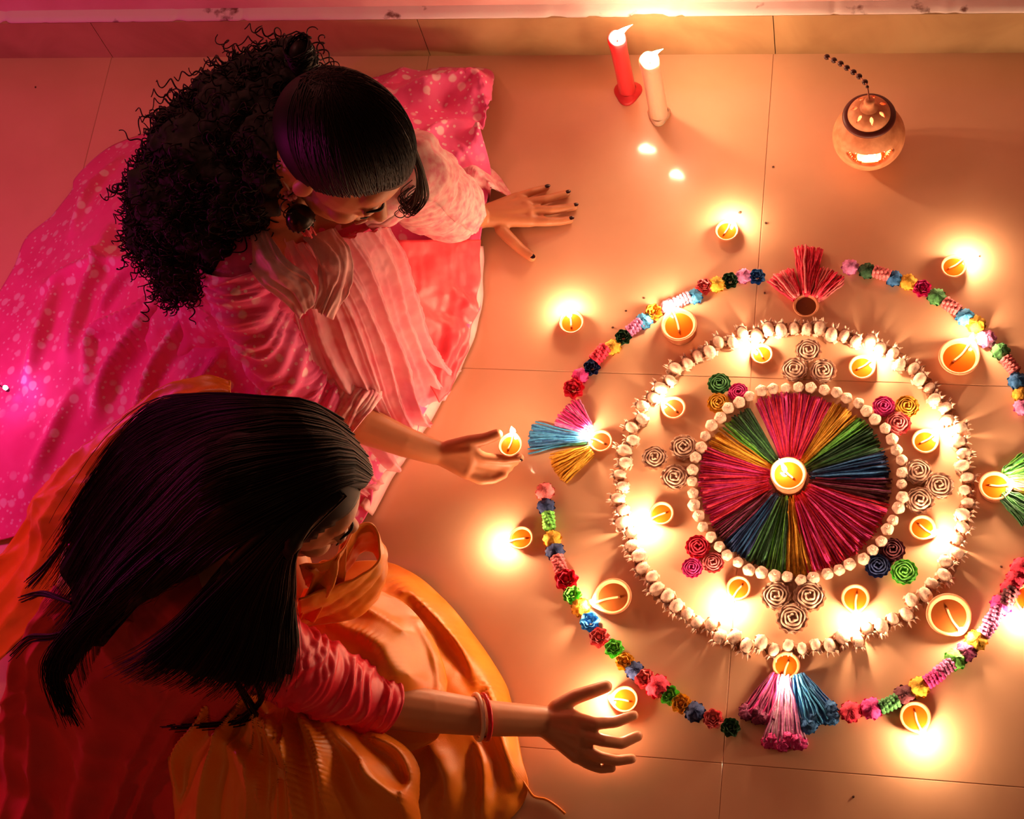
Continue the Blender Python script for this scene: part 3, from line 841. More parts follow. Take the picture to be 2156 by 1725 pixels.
def drape(name, outline, center, ctrl, mtl, parent, base, ridges=(), pleats=(), zc=.1, nA=300, nR=80, wr=.0, wsc=60, zedge=.003, thick=.0025, hem=.0):
    """cloth lying over the body: a height field over its own outline on the floor"""
    O = np.array([U(p[0], p[1], p[2] if len(p) > 2 else zedge) for p in outline])
    Oc = catmull(np.vstack([O, O[:1]]), nA + 1)[:-1]
    C = U(center[0], center[1], zc)
    K = [U(*p) for p in ctrl] + [o for o in O]
    K = np.array(K)
    A = np.linalg.norm(K[:, None, :2] - K[None, :, :2], axis=2)
    n = len(K)
    B = np.c_[np.ones(n), K[:, :2]]
    Mx = np.block([[A, B], [B.T, np.zeros((3, 3))]])
    w = np.linalg.solve(Mx + np.diag(np.r_[np.full(n, -1e-4), np.zeros(3)]), np.r_[K[:, 2], np.zeros(3)])
    t = (np.arange(1, nR + 1) / nR) ** .85
    XY = C[None, None, :2] + (Oc[:, None, :2] - C[None, None, :2]) * t[None, :, None]
    f = XY.reshape(-1, 2)
    D_ = np.linalg.norm(f[:, None, :] - K[None, :, :2], axis=2)
    Z = D_ @ w[:n] + w[n] + f @ w[n + 1:]
    T_ = np.tile(t, nA)
    body = np.clip((1 - T_) / .06, 0, 1)
    for (pl, amp, wd) in ridges:
        q = catmull(np.array([U(*p) for p in pl])[:, :2], 24)
        d2 = ((f[:, None, :] - q[None]) ** 2).sum(2)
        k = d2.argmin(1); d = np.sqrt(d2[np.arange(len(f)), k])
        tap = np.sin(math.pi * np.clip((k + 1.5) / 26, 0, 1)) ** .6
        Z += amp * tap * np.exp(-(d / wd) ** 2)
    for (piv, a0, a1, nf, amp, r0, r1, sharp) in pleats:
        p = U(*piv)[:2]; e0 = U(*a0)[:2] - p; e1 = U(*a1)[:2] - p
        th0 = math.atan2(e0[1], e0[0]); th1 = math.atan2(e1[1], e1[0])
        dv = f - p; th = np.arctan2(dv[:, 1], dv[:, 0]); r = np.linalg.norm(dv, axis=1)
        if th1 < th0: th0, th1 = th1, th0
        u = (th - th0) / (th1 - th0)
        win = np.clip(u / .08, 0, 1) * np.clip((1 - u) / .08, 0, 1) * np.clip((r - r0) / .05, 0, 1) * np.clip((r1 - r) / .05, 0, 1)
        wq = .45 * noise3(np.c_[f, f[:, :1] * 0], 14) + .3 * np.sin(r * 9 + u * 7)
        Z += amp * win * (ridged(u * nf * 1.6 + wq, 1.2) + .35 * ridged(u * nf * 3.7 + 2 * wq + 9, 1.4))
    if wr: Z += wr * noise3(np.c_[f, Z * .0], wsc) * body + .5 * wr * noise3(np.c_[f, Z * .0], wsc * 2.3, 9) * body
    Z = np.maximum(Z, zedge if not hem else .002)
    V = np.c_[f, Z].reshape(nA, nR, 3)
    c0 = V[:, 0].mean(0)
    V = np.concatenate([np.repeat((C[None, None] * np.array([1, 1, 0]) + np.array([0, 0, c0[2]])), nA, 0), V], 1)
    o = MB().grid(V, closed_u=True).build(name, mtl, parent, origin=base)
    if thick:
        s = o.modifiers.new('thickness', 'SOLIDIFY'); s.thickness = thick; s.offset = -1
    return o
def sheet(name, guides, mtl, parent, base, nt=60, nu=80, fold=None, thick=.003, wr=0, wsc=60):
    G = loft([W3(g) for g in guides], nt, nu)
    du = np.gradient(G, axis=0); dv = np.gradient(G, axis=1)
    Nn = np.cross(du, dv); Nn /= np.linalg.norm(Nn, axis=2)[..., None] + 1e-12
    vd = CAM - G; flip = np.sign((Nn * vd).sum(2).mean()); Nn *= flip
    if fold is not None:
        u = np.linspace(0, 1, nu)[:, None] * np.ones((1, nt)); v = np.ones((nu, 1)) * np.linspace(0, 1, nt)[None]
        G = G + Nn * fold(u, v)[..., None]
    if wr: G = G + Nn * (wr * noise3(G, wsc) + .5 * wr * noise3(G, wsc * 2.4, 7))[..., None]
    G[..., 2] = np.maximum(G[..., 2], .003)
    if flip < 0: G = G[::-1]
    o = MB().grid(G).build(name, mtl, parent, origin=base)
    if thick:
        s = o.modifiers.new('thickness', 'SOLIDIFY'); s.thickness = thick; s.offset = -1
    return o
def sleeve(name, P, R, mtl, parent, base, n=90, sides=48, ruch=.004, freq=16, seed=0):
    Pc = catmull(P, n); Rc = np.interp(np.linspace(0, 1, n), np.linspace(0, 1, len(R)), R)
    T_ = np.gradient(Pc, axis=0); T_ /= np.linalg.norm(T_, axis=1)[:, None]
    a = np.cross(T_[0], [0, 0, 1.0]); G = []
    for i in range(n):
        a = a - T_[i] * (a @ T_[i]); a /= np.linalg.norm(a); b = np.cross(T_[i], a)
        th = np.arange(sides) * 2 * math.pi / sides
        t = i / (n - 1)
        w1_ = .8 * np.sin(th + seed) + .55 * np.sin(2 * th + 3 * t + 2 * seed) + .35 * np.sin(3 * th - 7 * t)
        rr = Rc[i] + ruch * (1.6 * ridged(freq * 1.7 * t + w1_ + seed * 7) + .8 * ridged(freq * 3.1 * t - 1.3 * w1_ + 13 + seed) - 1.0)
        G.append(Pc[i] + rr[:, None] * (np.cos(th)[:, None] * a + np.sin(th)[:, None] * b))
    G = np.array(G)
    G = np.concatenate([G, G[:, :1]], 1)
    o = MB().grid(G).build(name, mtl, parent, origin=base)
    s = o.modifiers.new('thickness', 'SOLIDIFY'); s.thickness = .002
    return o
def hair_strands(m, guides, n, rad, spread, seed=0, seg=22, sides=3, lo=.0, taper=True, wob=.004):
    rg = np.random.default_rng(seed)
    G = loft([W3(g) for g in guides], seg, 60)
    du = np.gradient(G, axis=0); dv = np.gradient(G, axis=1); Nn = np.cross(du, dv); Nn /= np.linalg.norm(Nn, axis=2)[..., None] + 1e-12
    for k in range(n):
        u = rg.uniform(0, 59); i = int(u); i2 = min(i + 1, 59); w = u - i
        P_ = G[i] * (1 - w) + G[i2] * w; N_i = Nn[i]
        t = np.linspace(0, 1, seg)[:, None]
        off = rg.normal(0, spread) * (.35 + t) + wob * np.sin(t * rg.uniform(3, 9) + rg.uniform(0, 6)) * t
        drift = rg.normal(0, .010) * t ** 2
        dd = du[i] / (np.linalg.norm(du[i], axis=1)[:, None] + 1e-9)
        P_ = P_ + N_i * off + dd * drift
        e = int(seg * rg.uniform(.75, 1.0)); s0 = int(rg.uniform(0, lo) * seg)
        P_ = P_[s0:max(e, s0 + 5)]
        r = np.full(len(P_), rad * rg.uniform(.7, 1.3))
        if taper: r *= np.linspace(1, .25, len(P_))
        m.tube(P_, r, sides, caps=False)

# cloth and skin materials
def cloth(name, c1, c2, sc=9, rough=.7, sheen=.35, sheen_tint=(1, .6, .6), weave=900, trans=0.0):
    m = mat(name, c1, rough)
    b = m.node_tree.nodes['Principled BSDF']
    b.inputs['Sheen Weight'].default_value = sheen; b.inputs['Sheen Tint'].default_value = (*sheen_tint, 1); b.inputs['Sheen Roughness'].default_value = .4
    add_noise_color(m, c1, c2, sc, 5, .35, .65, bump=.12, bump_scale=weave)
    return m
def speckle(m, col, scale=34, size=.33):
    """pale printed dots scattered over the fabric"""
    N, L, b = nodes(m)
    src = b.inputs['Base Color'].links[0].from_socket
    tc = N.new('ShaderNodeTexCoord'); out = src
    for sc_, sz, ex in ((scale, size, .0), (scale * 2.3, size * .75, .2)):
        v = N.new('ShaderNodeTexVoronoi'); v.inputs['Scale'].default_value = sc_
        r = N.new('ShaderNodeMapRange'); r.inputs['From Min'].default_value = sz; r.inputs['From Max'].default_value = sz * .72
        n = N.new('ShaderNodeTexNoise'); n.inputs['Scale'].default_value = 7; n.inputs['Detail'].default_value = 2
        k = N.new('ShaderNodeMapRange'); k.inputs['From Min'].default_value = .34; k.inputs['From Max'].default_value = .46
        mu = N.new('ShaderNodeMath'); mu.operation = 'MULTIPLY'
        mx = N.new('ShaderNodeMix'); mx.data_type = 'RGBA'
        mx.inputs[7].default_value = (*col, 1)
        L.new(tc.outputs['Object'], v.inputs['Vector']); L.new(tc.outputs['Object'], n.inputs['Vector'])
        L.new(v.outputs['Distance'], r.inputs['Value']); L.new(n.outputs['Fac'], k.inputs['Value'])
        L.new(r.outputs['Result'], mu.inputs[0]); L.new(k.outputs['Result'], mu.inputs[1])
        L.new(mu.outputs[0], mx.inputs[0]); L.new(out, mx.inputs[6]); out = mx.outputs[2]
    L.new(out, b.inputs['Base Color'])
M['skin'] = mat('skin', (.56, .215, .095), .45, Subsurface_Weight=.12, Subsurface_Scale=.006)
M['skin'].node_tree.nodes['Principled BSDF'].inputs['Subsurface Radius'].default_value = (1, .3, .15)
M['hair'] = mat('black_hair', (.008, .004, .003), .5, Specular_IOR_Level=.16)
M['hair_brown'] = mat('dark_brown_hair', (.014, .006, .0035), .48, Specular_IOR_Level=.16)
M['hair_matte'] = mat('matte_black_hair', (.008, .004, .003), .85)
M['lips'] = mat('lips', (.46, .13, .08), .45)
M['nail'] = mat('dark_nail_polish', (.02, .004, .006), .15)
M['nail_plain'] = mat('bare_nail', (.75, .42, .30), .3)
M['pink'] = cloth('pink_dotted_chiffon', (.86, .07, .28), (.92, .13, .36)); speckle(M['pink'], (.94, .56, .62))
M['pale'] = cloth('pale_pink_chiffon', (.92, .28, .38), (.96, .46, .52), 24, sheen=.5)
_N, _L, _b = nodes(M['pale'])
_t = _N.new('ShaderNodeBsdfTransparent'); _x = _N.new('ShaderNodeMixShader'); _x.inputs[0].default_value = .70
_L.new(_t.outputs[0], _x.inputs[1]); _L.new(_b.outputs[0], _x.inputs[2]); _L.new(_x.outputs[0], _N['Material Output'].inputs[0])
M['lace'] = cloth('pink_lace', (.84, .22, .30), (.95, .60, .58), 70, sheen=.4)
M['hem'] = cloth('pale_pink_hem', (.88, .38, .40), (.94, .52, .50), 30)
M['satin'] = cloth('red_satin', (.85, .05, .08), (.92, .12, .14), 14, .38, .15)
M['orange'] = cloth('orange_satin', (.88, .205, .006), (.92, .28, .012), 12, .36, .25, (1, .7, .3))
M['kurta'] = cloth('red_cotton', (.55, .02, .02), (.65, .035, .03), 12, .7, .15)
M['sleeve_red'] = cloth('red_silk', (.86, .008, .035), (.92, .02, .06), 20, .38, .08)
M['jewel'] = mat('oxidised_metal', (.03, .02, .015), .25, Metallic=.8)
M['gem'] = mat('pink_stone', (.75, .25, .25), .2)
M['thread'] = mat('red_thread', (.50, .01, .02), .7)
M['bangle_red'] = mat('red_bangle', (.60, .01, .02), .25)
M['bangle_cream'] = mat('cream_bangle', (.85, .60, .45), .3)
def nail(root, base, p, d, up, w=.0042, l=.0058, mt='nail'):
    p = np.asarray(p); d = np.asarray(d) / np.linalg.norm(d); up = np.asarray(up, float); up -= d * (up @ d); up /= np.linalg.norm(up)
    s = np.cross(d, up)
    MB().ball(p, (l, w, .0014), 12, 8, np.stack([d, s, up], 1)).build('nail', M[mt], root, origin=base)

# ------------------------------------------------------------------ woman in the pink dress
H1 = np.array([-.569, .70, .62]); RH1 = head_R((-121.7, -39.2, -18.4))
X1 = lambda p: H1 + RH1 @ np.array(p)
B1 = np.array([-.90, .68, 0.0])
w1 = empty('person', B1); tag(w1, 'woman in a pink dotted dress with curly half-tied hair, leaning over and holding a lamp', 'person')
RS1, LS1 = U(520, 560, .43), U(850, 370, .44)
NK1 = U(600, 425, .50)
m = MB()
head_volume(m, H1, RH1)
chain(m, [X1((0, -.030, -.03)), X1((0, -.040, -.075)), NK1 + np.array([-.02, 0, -.03])], [.050, .047, .054])
PEL1 = np.array([-.93, .68, .13])
chain(m, [NK1 + np.array([-.02, 0, -.05]), np.array([-.73, .67, .37]), np.array([-.83, .675, .25]), PEL1], [.07, .105, .095, .115])
chain(m, [NK1 + np.array([-.02, 0, -.06]), RS1], [.055, .046]); chain(m, [NK1 + np.array([-.02, 0, -.06]), LS1], [.055, .046])
E1 = U(645, 825, .20); WR1 = U(918, 953, .085)
chain(m, [RS1, U(575, 720, .31), E1, U(760, 893, .15), U(850, 930, .115), WR1], [.046, .041, .036, .033, .026, .0215])
def hand(m, wrist, wr, mcps, fingers, palm_r, frs):
    """palm bridging wrist and knuckles, each finger its own jointed chain"""
    for (q, r) in zip(mcps, palm_r):
        chain(m, [wrist, (wrist + q) / 2 * np.array([1, 1, 1]), q], [wr * .85, (wr * .8 + r) / 2, r])
    for i in range(len(mcps) - 1):
        chain(m, [mcps[i], mcps[i + 1]], [palm_r[i], palm_r[i + 1]])
        a = (wrist * .45 + mcps[i] * .55); b = (wrist * .45 + mcps[i + 1] * .55)
        chain(m, [a, b], [wr * .55, wr * .55])
    for f, fr in zip(fingers, frs):
        k = len(f)
        chain(m, f, np.linspace(fr, fr * .78, k))
# right hand, palm up under the small lamp
mc = [U(988, 948, .092), U(992, 966, .080), U(988, 982, .072), U(982, 998, .066)]
fg = [[mc[0], U(1019, 964, .080), U(1061, 968, .072), U(1094, 964, .078)],
      [mc[1], U(1025, 976, .066), U(1060, 979, .060), U(1084, 972, .064)],
      [mc[2], U(1020, 992, .058), U(1050, 994, .052), U(1072, 985, .056)],
      [mc[3], U(1012, 1012, .056), U(1040, 1010, .050), U(1062, 1000, .052)],
      [U(945, 942, .092), U(985, 931, .098), U(1020, 925, .098), U(1047, 915, .100)]]
hand(m, WR1, .0215, mc, fg, [.0118, .0116, .0110, .0102], [.0102, .0100, .0096, .0088, .0125])
NAILS1 = [(fg[4][-1], fg[4][-1] - fg[4][-2], (0, .5, 1)), (fg[0][-1], fg[0][-1] - fg[0][-2], (.3, -.8, .3))]
# left arm, hand flat on the floor
LW1 = U(1006, 458, .034)
chain(m, [LS1, U(905, 410, .30), U(945, 438, .17), LW1], [.046, .040, .033, .0225])
lm = [U(1117, 466, .020), U(1115, 444, .022), U(1102, 428, .020), U(1089, 415, .017)]
lf = [[lm[0], U(1153, 467, .0175), U(1180, 466, .011), U(1200, 463, .0085)],
      [lm[1], U(1157, 443, .0180), U(1188, 439, .012), U(1209, 435, .0085)],
      [lm[2], U(1146, 421, .0175), U(1174, 413, .0115), U(1193, 408, .0085)],
      [lm[3], U(1121, 404, .0150), U(1138, 399, .0105), U(1150, 396, .0080)],
      [U(1055, 484, .022), U(1083, 512, .016), U(1098, 526, .011), U(1119, 541, .0090)]]
hand(m, LW1, .0225, lm, lf, [.0110, .0112, .0106, .0096], [.0095, .0097, .0093, .0083, .0118])
# folded legs under the skirt
chain(m, [PEL1 + [0, .07, 0], np.array([-.62, .80, .075]), np.array([-.90, .90, .05])], [.085, .06, .035])
chain(m, [PEL1 - [0, .07, 0], np.array([-.63, .60, .085]), np.array([-.92, .50, .05])], [.085, .06, .035])
body1 = m.build('body', M['skin'], w1, origin=B1)
remesh(body1, .0028, 4)
face_details(w1, H1, RH1, B1)
for p, d, u in NAILS1: nail(w1, B1, np.asarray(p) + np.asarray(u) / np.linalg.norm(u) * .0055, d, u, .0040, .0052)
for k in range(5):
    a, b = lf[k][-2], lf[k][-1]; d = b - a
    nail(w1, B1, b + d / np.linalg.norm(d) * .0035 + np.array([0, 0, .0058 if k < 4 else .0068]), d, (0, 0, 1), .0040 if k < 4 else .0050, .0056 if k < 4 else .0062)

# skirt
SK = [(1018, 540), (1016, 640), (1003, 700), (975, 772), (935, 842), (890, 915), (840, 990), (785, 1085), (720, 1140), (600, 1165), (420, 1165), (250, 1150), (150, 1135), (60, 1130), (-60, 1140), (-160, 1040), (-180, 900),
      (-130, 770), (-45, 690), (0, 612), (30, 560), (55, 500), (108, 455), (150, 402), (160, 372), (226, 312), (300, 282), (420, 240), (600, 200), (760, 176), (835, 163), (900, 157), (965, 151), (1036, 153), (1046, 236), (1028, 300), (1040, 380), (1030, 460)]
SKC = [(430, 640, .27), (330, 560, .22), (300, 720, .18), (560, 760, .24), (600, 900, .17), (700, 820, .15), (760, 650, .21), (700, 700, .21), (820, 780, .12), (870, 640, .10), (860, 860, .055), (930, 640, .035), (940, 740, .03), (960, 560, .03),
       (180, 640, .10), (120, 780, .075), (200, 860, .10), (60, 900, .06), (80, 700, .06), (330, 880, .13), (430, 980, .12), (250, 1000, .08), (100, 1040, .04), (220, 420, .10), (160, 500, .07), (320, 380, .15), (500, 330, .16), (640, 280, .15),
       (860, 230, .06), (940, 240, .022), (1000, 200, .055), (900, 190, .075), (1010, 280, .06), (950, 330, .06), (900, 340, .09), (760, 260, .13), (980, 440, .03), (740, 960, .08), (660, 1050, .05), (800, 1000, .03)]
RDG = [([(241, 507, .1), (222, 583, .1), (188, 640, .09), (147, 740, .08)], 0.043, 0.016), ([(441, 662, .16), (350, 715, .14), (245, 801, .11), (215, 880, .08)], 0.049, 0.018), ([(400, 640, .17), (300, 690, .14), (203, 715, .11), (190, 810, .09)], 0.038, 0.013),
       ([(330, 560, .18), (270, 610, .14), (215, 680, .11)], 0.032, 0.011), ([(500, 700, .2), (420, 740, .16), (330, 830, .12), (290, 930, .1)], 0.038, 0.015), ([(300, 560, .17), (180, 560, .1), (90, 600, .06)], 0.026, 0.013),
       ([(120, 600, .07), (90, 700, .06), (60, 800, .05)], 0.029, 0.016), ([(230, 330, .06), (180, 400, .07), (150, 480, .07)], 0.029, 0.015), ([(480, 790, .18), (430, 880, .14), (420, 980, .11)], 0.032, 0.015), ([(160, 830, .08), (110, 930, .06), (60, 1010, .05)], 0.023, 0.016),
       ([(850, 200, .06), (930, 175, .06), (1010, 165, .05), (1030, 240, .05), (1015, 310, .05), (960, 350, .06)], 0.032, 0.015), ([(880, 330, .08), (940, 290, .05), (1000, 270, .04)], 0.023, 0.011), ([(640, 880, .15), (720, 960, .08), (790, 1040, .03)], 0.029, 0.013), ([(720, 860, .13), (800, 930, .06), (840, 960, .03)], 0.026, 0.011)]
skirt = drape('skirt', SK, (520, 680), SKC, M['pink'], w1, B1, RDG, [((560, 640, .25), (60, 1000, .05), (480, 330, .1), 12, .030, .14, .70, .7), ((780, 565, .28), (620, 1000, .1), (1000, 620, .03), 13, .014, .06, .62, .6)], zc=.26, wr=.0022, wsc=42, nA=420, nR=110, thick=.003)
sheet('satin_panel', [[(830, 505, .225), (848, 640, .170), (880, 750, .125), (925, 848, .070)], [(905, 505, .145), (915, 630, .110), (925, 730, .090), (945, 825, .060)], [(965, 505, .090), (975, 620, .072), (965, 720, .064), (962, 790, .046)], [(1012, 505, .050), (1008, 632, .046), (992, 706, .042), (971, 768, .034)]],
      M['satin'], w1, B1, 60, 50, lambda u, v: .006 * np.sin(u * 9 + 4 * np.sin(v * 7)) * np.sin(v * 3.1), .002, .0035, 55)
hem = np.array([(1018, 518), (1018, 600), (1012, 660), (998, 712), (972, 775), (935, 840), (890, 913), (840, 988), (783, 1086)])
inn = np.array([(992, 520), (992, 596), (984, 648), (966, 698), (938, 760), (902, 822), (860, 890), (812, 962), (758, 1062)])
sheet('hem_band', [[(x, y, .006) for x, y in hem], [(x * .5 + a * .5, y * .5 + b * .5, .040) for (x, y), (a, b) in zip(hem, inn)], [(x, y, .046) for x, y in inn]], M['hem'], w1, B1, 120, 14, lambda u, v: .0012 * np.sin(v * 40 + u * 4), .004, .0006, 60)
# draped front of the tunic
def pleat(n, amp, sharp=1.2, ph=0):
    def fn(u, v):
        w = .5 * np.sin(v * 4 + u * 6 + ph) + .25 * np.sin(v * 9 - u * 11)
        return amp * (.3 + .7 * v) * (ridged(u * n * 1.6 + w + ph * 17, sharp) + .45 * ridged(u * n * 3.5 + 1.7 * w + 5 + ph, 1.5) * (1 - .4 * v))
    return fn
TF = [[(570, 480, .475), (605, 600, .405), (645, 740, .275), (690, 890, .165), (735, 1010, .070), (765, 1050, .042)], [(625, 505, .485), (665, 610, .405), (710, 740, .275), (760, 890, .140), (810, 955, .060), (815, 962, .042)], [(690, 500, .475), (735, 600, .395), (775, 720, .265), (820, 830, .135), (855, 890, .060), (862, 888, .042)],
      [(755, 490, .455), (790, 570, .37), (825, 680, .245), (865, 780, .125), (895, 830, .060), (905, 822, .042)], [(815, 470, .43), (840, 530, .335), (862, 615, .225), (893, 715, .115), (925, 780, .050), (938, 762, .042)]]
sheet('tunic_lining', [[(x, y + 6, max(z - .016, .012)) for x, y, z in g] for g in TF], M['satin'], w1, B1, 60, 60, None, .002, .002, 50)
sheet('tunic_front', TF, M['pale'], w1, B1, 140, 220, pleat(9, .030, 1.3), 0, .0022, 80)
sheet('tunic_side', [[(470, 560, .42), (520, 660, .34), (560, 800, .26), (600, 900, .20)], [(520, 520, .45), (580, 640, .38), (620, 780, .27), (650, 900, .185)], [(580, 500, .47), (630, 610, .39), (670, 750, .265), (700, 890, .165)]], M['pink'], w1, B1, 70, 90, pleat(5, .018, 1.2, .3), .002, .002, 60)
# fitted upper garment: back, shoulders
m = MB()
chain(m, [NK1 + np.array([-.035, 0, -.075]), np.array([-.735, .67, .36]), np.array([-.83, .675, .25]), PEL1], [.070, .118, .108, .135])
chain(m, [NK1 + np.array([-.04, 0, -.085]), RS1], [.066, .058]); chain(m, [NK1 + np.array([-.04, 0, -.085]), LS1], [.066, .056])
bod = m.build('bodice', M['pink'], w1, origin=B1); remesh(bod, .005, 6)
displace(bod, lambda V: .006 * noise3(V, 38) + .003 * noise3(V, 90, 5))
# collar
sheet('collar', [[(500, 470, .462), (515, 530, .470), (552, 590, .462), (605, 630, .435), (635, 665, .41)], [(530, 462, .482), (545, 515, .492), (585, 570, .482), (632, 608, .455), (650, 650, .425)], [(556, 452, .488), (572, 500, .498), (608, 548, .488), (655, 585, .462), (664, 640, .43)]], M['hem'], w1, B1, 60, 30, pleat(3, .010, 1.2, .7), .003, .002, 90)
sheet('collar', [[(640, 500, .485), (668, 545, .475), (672, 600, .445), (664, 645, .42)], [(672, 490, .488), (705, 545, .475), (700, 605, .44), (680, 660, .41)], [(705, 480, .475), (740, 540, .455), (730, 610, .42), (700, 670, .395)]], M['hem'], w1, B1, 50, 30, pleat(3, .010, 1.2, .2), .003, .002, 90)
sleeve('sleeve', [RS1 + [-.01, .01, .01], U(535, 640, .37), U(585, 745, .285), U(640, 822, .215), U(700, 858, .178), U(735, 872, .165)], [.064, .061, .057, .052, .049, .046], M['pink'], w1, B1, 140, 56, .0055, 11)
sleeve('cuff', [U(690, 820, .190), U(715, 845, .178), U(740, 866, .165), U(765, 886, .154)], [.046, .050, .054, .051], M['lace'], w1, B1, 60, 64, .0045, 2.5, 2)
sleeve('sleeve', [NK1 * .45 + LS1 * .55 + np.array([0, 0, -.03]), LS1 + [0, 0, .012], U(890, 395, .34), U(930, 425, .22), U(955, 440, .14), U(975, 452, .085)], [.058, .062, .063, .060, .054, .036], M['lace'], w1, B1, 120, 56, .006, 8, 1)
drape('wrist_frill', [(930, 345), (990, 328), (1030, 352), (1068, 395), (1072, 414), (1030, 428), (985, 432), (940, 420), (905, 390)], (985, 385), [(985, 380, .075), (950, 370, .085), (1030, 390, .055), (1000, 415, .045), (960, 405, .07), (1010, 360, .05)], M['lace'], w1, B1,
      [([(950, 350, .08), (1000, 360, .07), (1050, 405, .05)], .018, .010), ([(930, 385, .08), (980, 400, .07), (1030, 420, .04)], .016, .009), ([(980, 345, .06), (1030, 370, .05)], .012, .008)], zc=.08, nA=140, nR=40, wr=.003, wsc=110)

# hair of the first woman
def cap_mesh(c, Rh, s, rad, cen, keep, n=(72, 48)):
    mm = MB(); V = []; idx = {}
    nu, nv = n
    for i in range(nv + 1):
        t = math.pi * i / nv
        for j in range(nu):
            p = 2 * math.pi * j / nu
            V.append((math.sin(t) * math.cos(p), math.sin(t) * math.sin(p), math.cos(t)))
    V = np.array(V); L_ = V * np.array(rad) + np.array(cen)
    Fc = []
    for i in range(nv):
        for j in range(nu):
            k = (j + 1) % nu
            q = (i * nu + j, (i + 1) * nu + j, (i + 1) * nu + k, i * nu + k)
            if keep(L_[list(q)].mean(0)): Fc.append(q)
    mm.add(c + (L_ * s) @ Rh.T, Fc)
    return mm
def hairline(p):
    x, y, z = p
    if y > .055: return z > .084
    if y > -.005: return z > .030 + (y + .005) * .95
    return z > -.085 + max(0, (y + .06)) * 1.2
CEN, RADH = (0, -.016, .044), (.0850, .1080, .0960)
CEN0, RADH0 = CEN, RADH
CEN, RADH = (0, -.016, .050), (.0815, .1090, .1060)
cap = cap_mesh(H1, RH1, 1, RADH, CEN, hairline)
h1 = cap.build('hair_cap', M['hair'], w1, origin=B1)
s_ = h1.modifiers.new('thickness', 'SOLIDIFY'); s_.thickness = .006; s_.offset = -1
# combed strands from the hairline back to the tie
def combed(m, c, Rh, tie, n, rad, seed, side=None):
    rg = np.random.default_rng(seed)
    for k in range(n):
        a = rg.uniform(-2.3, 2.3)         # azimuth around the forehead
        y = .0895 * math.cos(a * .62) - .006; x = .0815 * math.sin(a * .80)
        z0 = .090 if abs(a) < .7 else .090 - (abs(a) - .7) * .048
        st = np.array([x, y, z0]); en = np.array(tie) + rg.normal(0, .010, 3)
        t = np.linspace(rg.uniform(0, .25), 1, 18)[:, None]
        P_ = st * (1 - t) + en * t
        q = (P_ - CEN) / RADH; q = q / np.linalg.norm(q, axis=1)[:, None]
        off = 1.0 + rg.uniform(.0, .035) * t ** .6
        P_ = q * np.array(RADH) * off + np.array(CEN)
        m.tube(c + P_ @ Rh.T, rad * rg.uniform(.7, 1.3), 3, caps=False)
m = MB(); combed(m, H1, RH1, (-.005, -.085, .105), 900, .0011, 3)
m.build('combed_hair', M['hair_brown'], w1, origin=B1)
BUN = U(636, 122, .69)
m = MB(); m.ball(BUN, (.019, .024, .028), 20, 14)
for k in range(70):
    a = random.uniform(0, 6.28); zz = random.uniform(-.02, .02)
    P_ = [BUN + np.array([.0185 * math.cos(a + t * 1.6), .021 * math.sin(a + t * 1.6), zz + .012 * math.sin(t * 2)]) * (1 + .12 * random.random()) for t in np.linspace(0, 2, 10)]
    m.tube(P_, .0013, 3, caps=False)
m.build('hair_knot', M['hair'], w1, origin=B1)
MASS = [(U(590, 190, .61), .070), (U(520, 230, .585), .085), (U(450, 310, .54), .100), (U(520, 360, .52), .100), (U(400, 400, .48), .095), (U(350, 400, .45), .060), (U(470, 470, .45), .090), (U(400, 500, .42), .080), (U(350, 480, .41), .065), (U(400, 565, .37), .050), (U(375, 590, .355), .036), (U(610, 130, .62), .040), (U(590, 270, .575), .070), (U(560, 350, .54), .065), (U(585, 330, .555), .050), (U(540, 410, .50), .055), (U(578, 290, .615), .052), (U(572, 345, .590), .045), (U(560, 390, .545), .045)]
m = MB()
for q, r in MASS: m.ball(q, (r, r, r * .8), 18, 12)
mass = m.build('curly_hair_mass', M['hair_matte'], w1, origin=B1); remesh(mass, .006, 6)
displace(mass, lambda V: .008 * noise3(V, 70) + .006 * noise3(V, 150, 6))
m = MB(); rg = np.random.default_rng(21)
flow = np.array([-.45, -.50, -.62]); flow /= np.linalg.norm(flow)
cens = np.array([q for q, r in MASS]); rads = np.array([r for q, r in MASS])
made = 0
while made < 1500:
    i = rg.choice(len(MASS), p=rads ** 2 / (rads ** 2).sum())
    d = rg.normal(size=3); d /= np.linalg.norm(d)
    if d[2] < -.35: continue
    p = cens[i] + d * rads[i] * np.array([1, 1, .8])
    dist = np.linalg.norm((p - cens) / np.array([1, 1, .8]), axis=1) - rads
    if dist.min() < -.010: continue
    made += 1
    tang = flow - d * (flow @ d); tang = tang / (np.linalg.norm(tang) + 1e-6) + rg.normal(0, .45, 3); tang /= np.linalg.norm(tang)
    a = np.cross(tang, d); a /= np.linalg.norm(a) + 1e-9; b = np.cross(tang, a)
    L_c = rg.uniform(.030, .065); hr = rg.uniform(.005, .0095); tw = rg.uniform(1.6, 3.2) * 2 * math.pi * L_c / .06
    t = np.linspace(0, 1, 30)[:, None]; ph = rg.uniform(0, 6.28)
    bow = d * (.010 * np.sin(t * math.pi)) * rg.uniform(-.2, 1.2)
    P_ = p - d * .004 + tang * L_c * t + bow + hr * (np.cos(tw * t + ph) * a + np.sin(tw * t + ph) * b) * (.5 + .5 * t)
    m.tube(P_, np.linspace(.0018, .0009, 30), 3, caps=False)
m.build('curls', M['hair_brown'], w1, origin=B1)
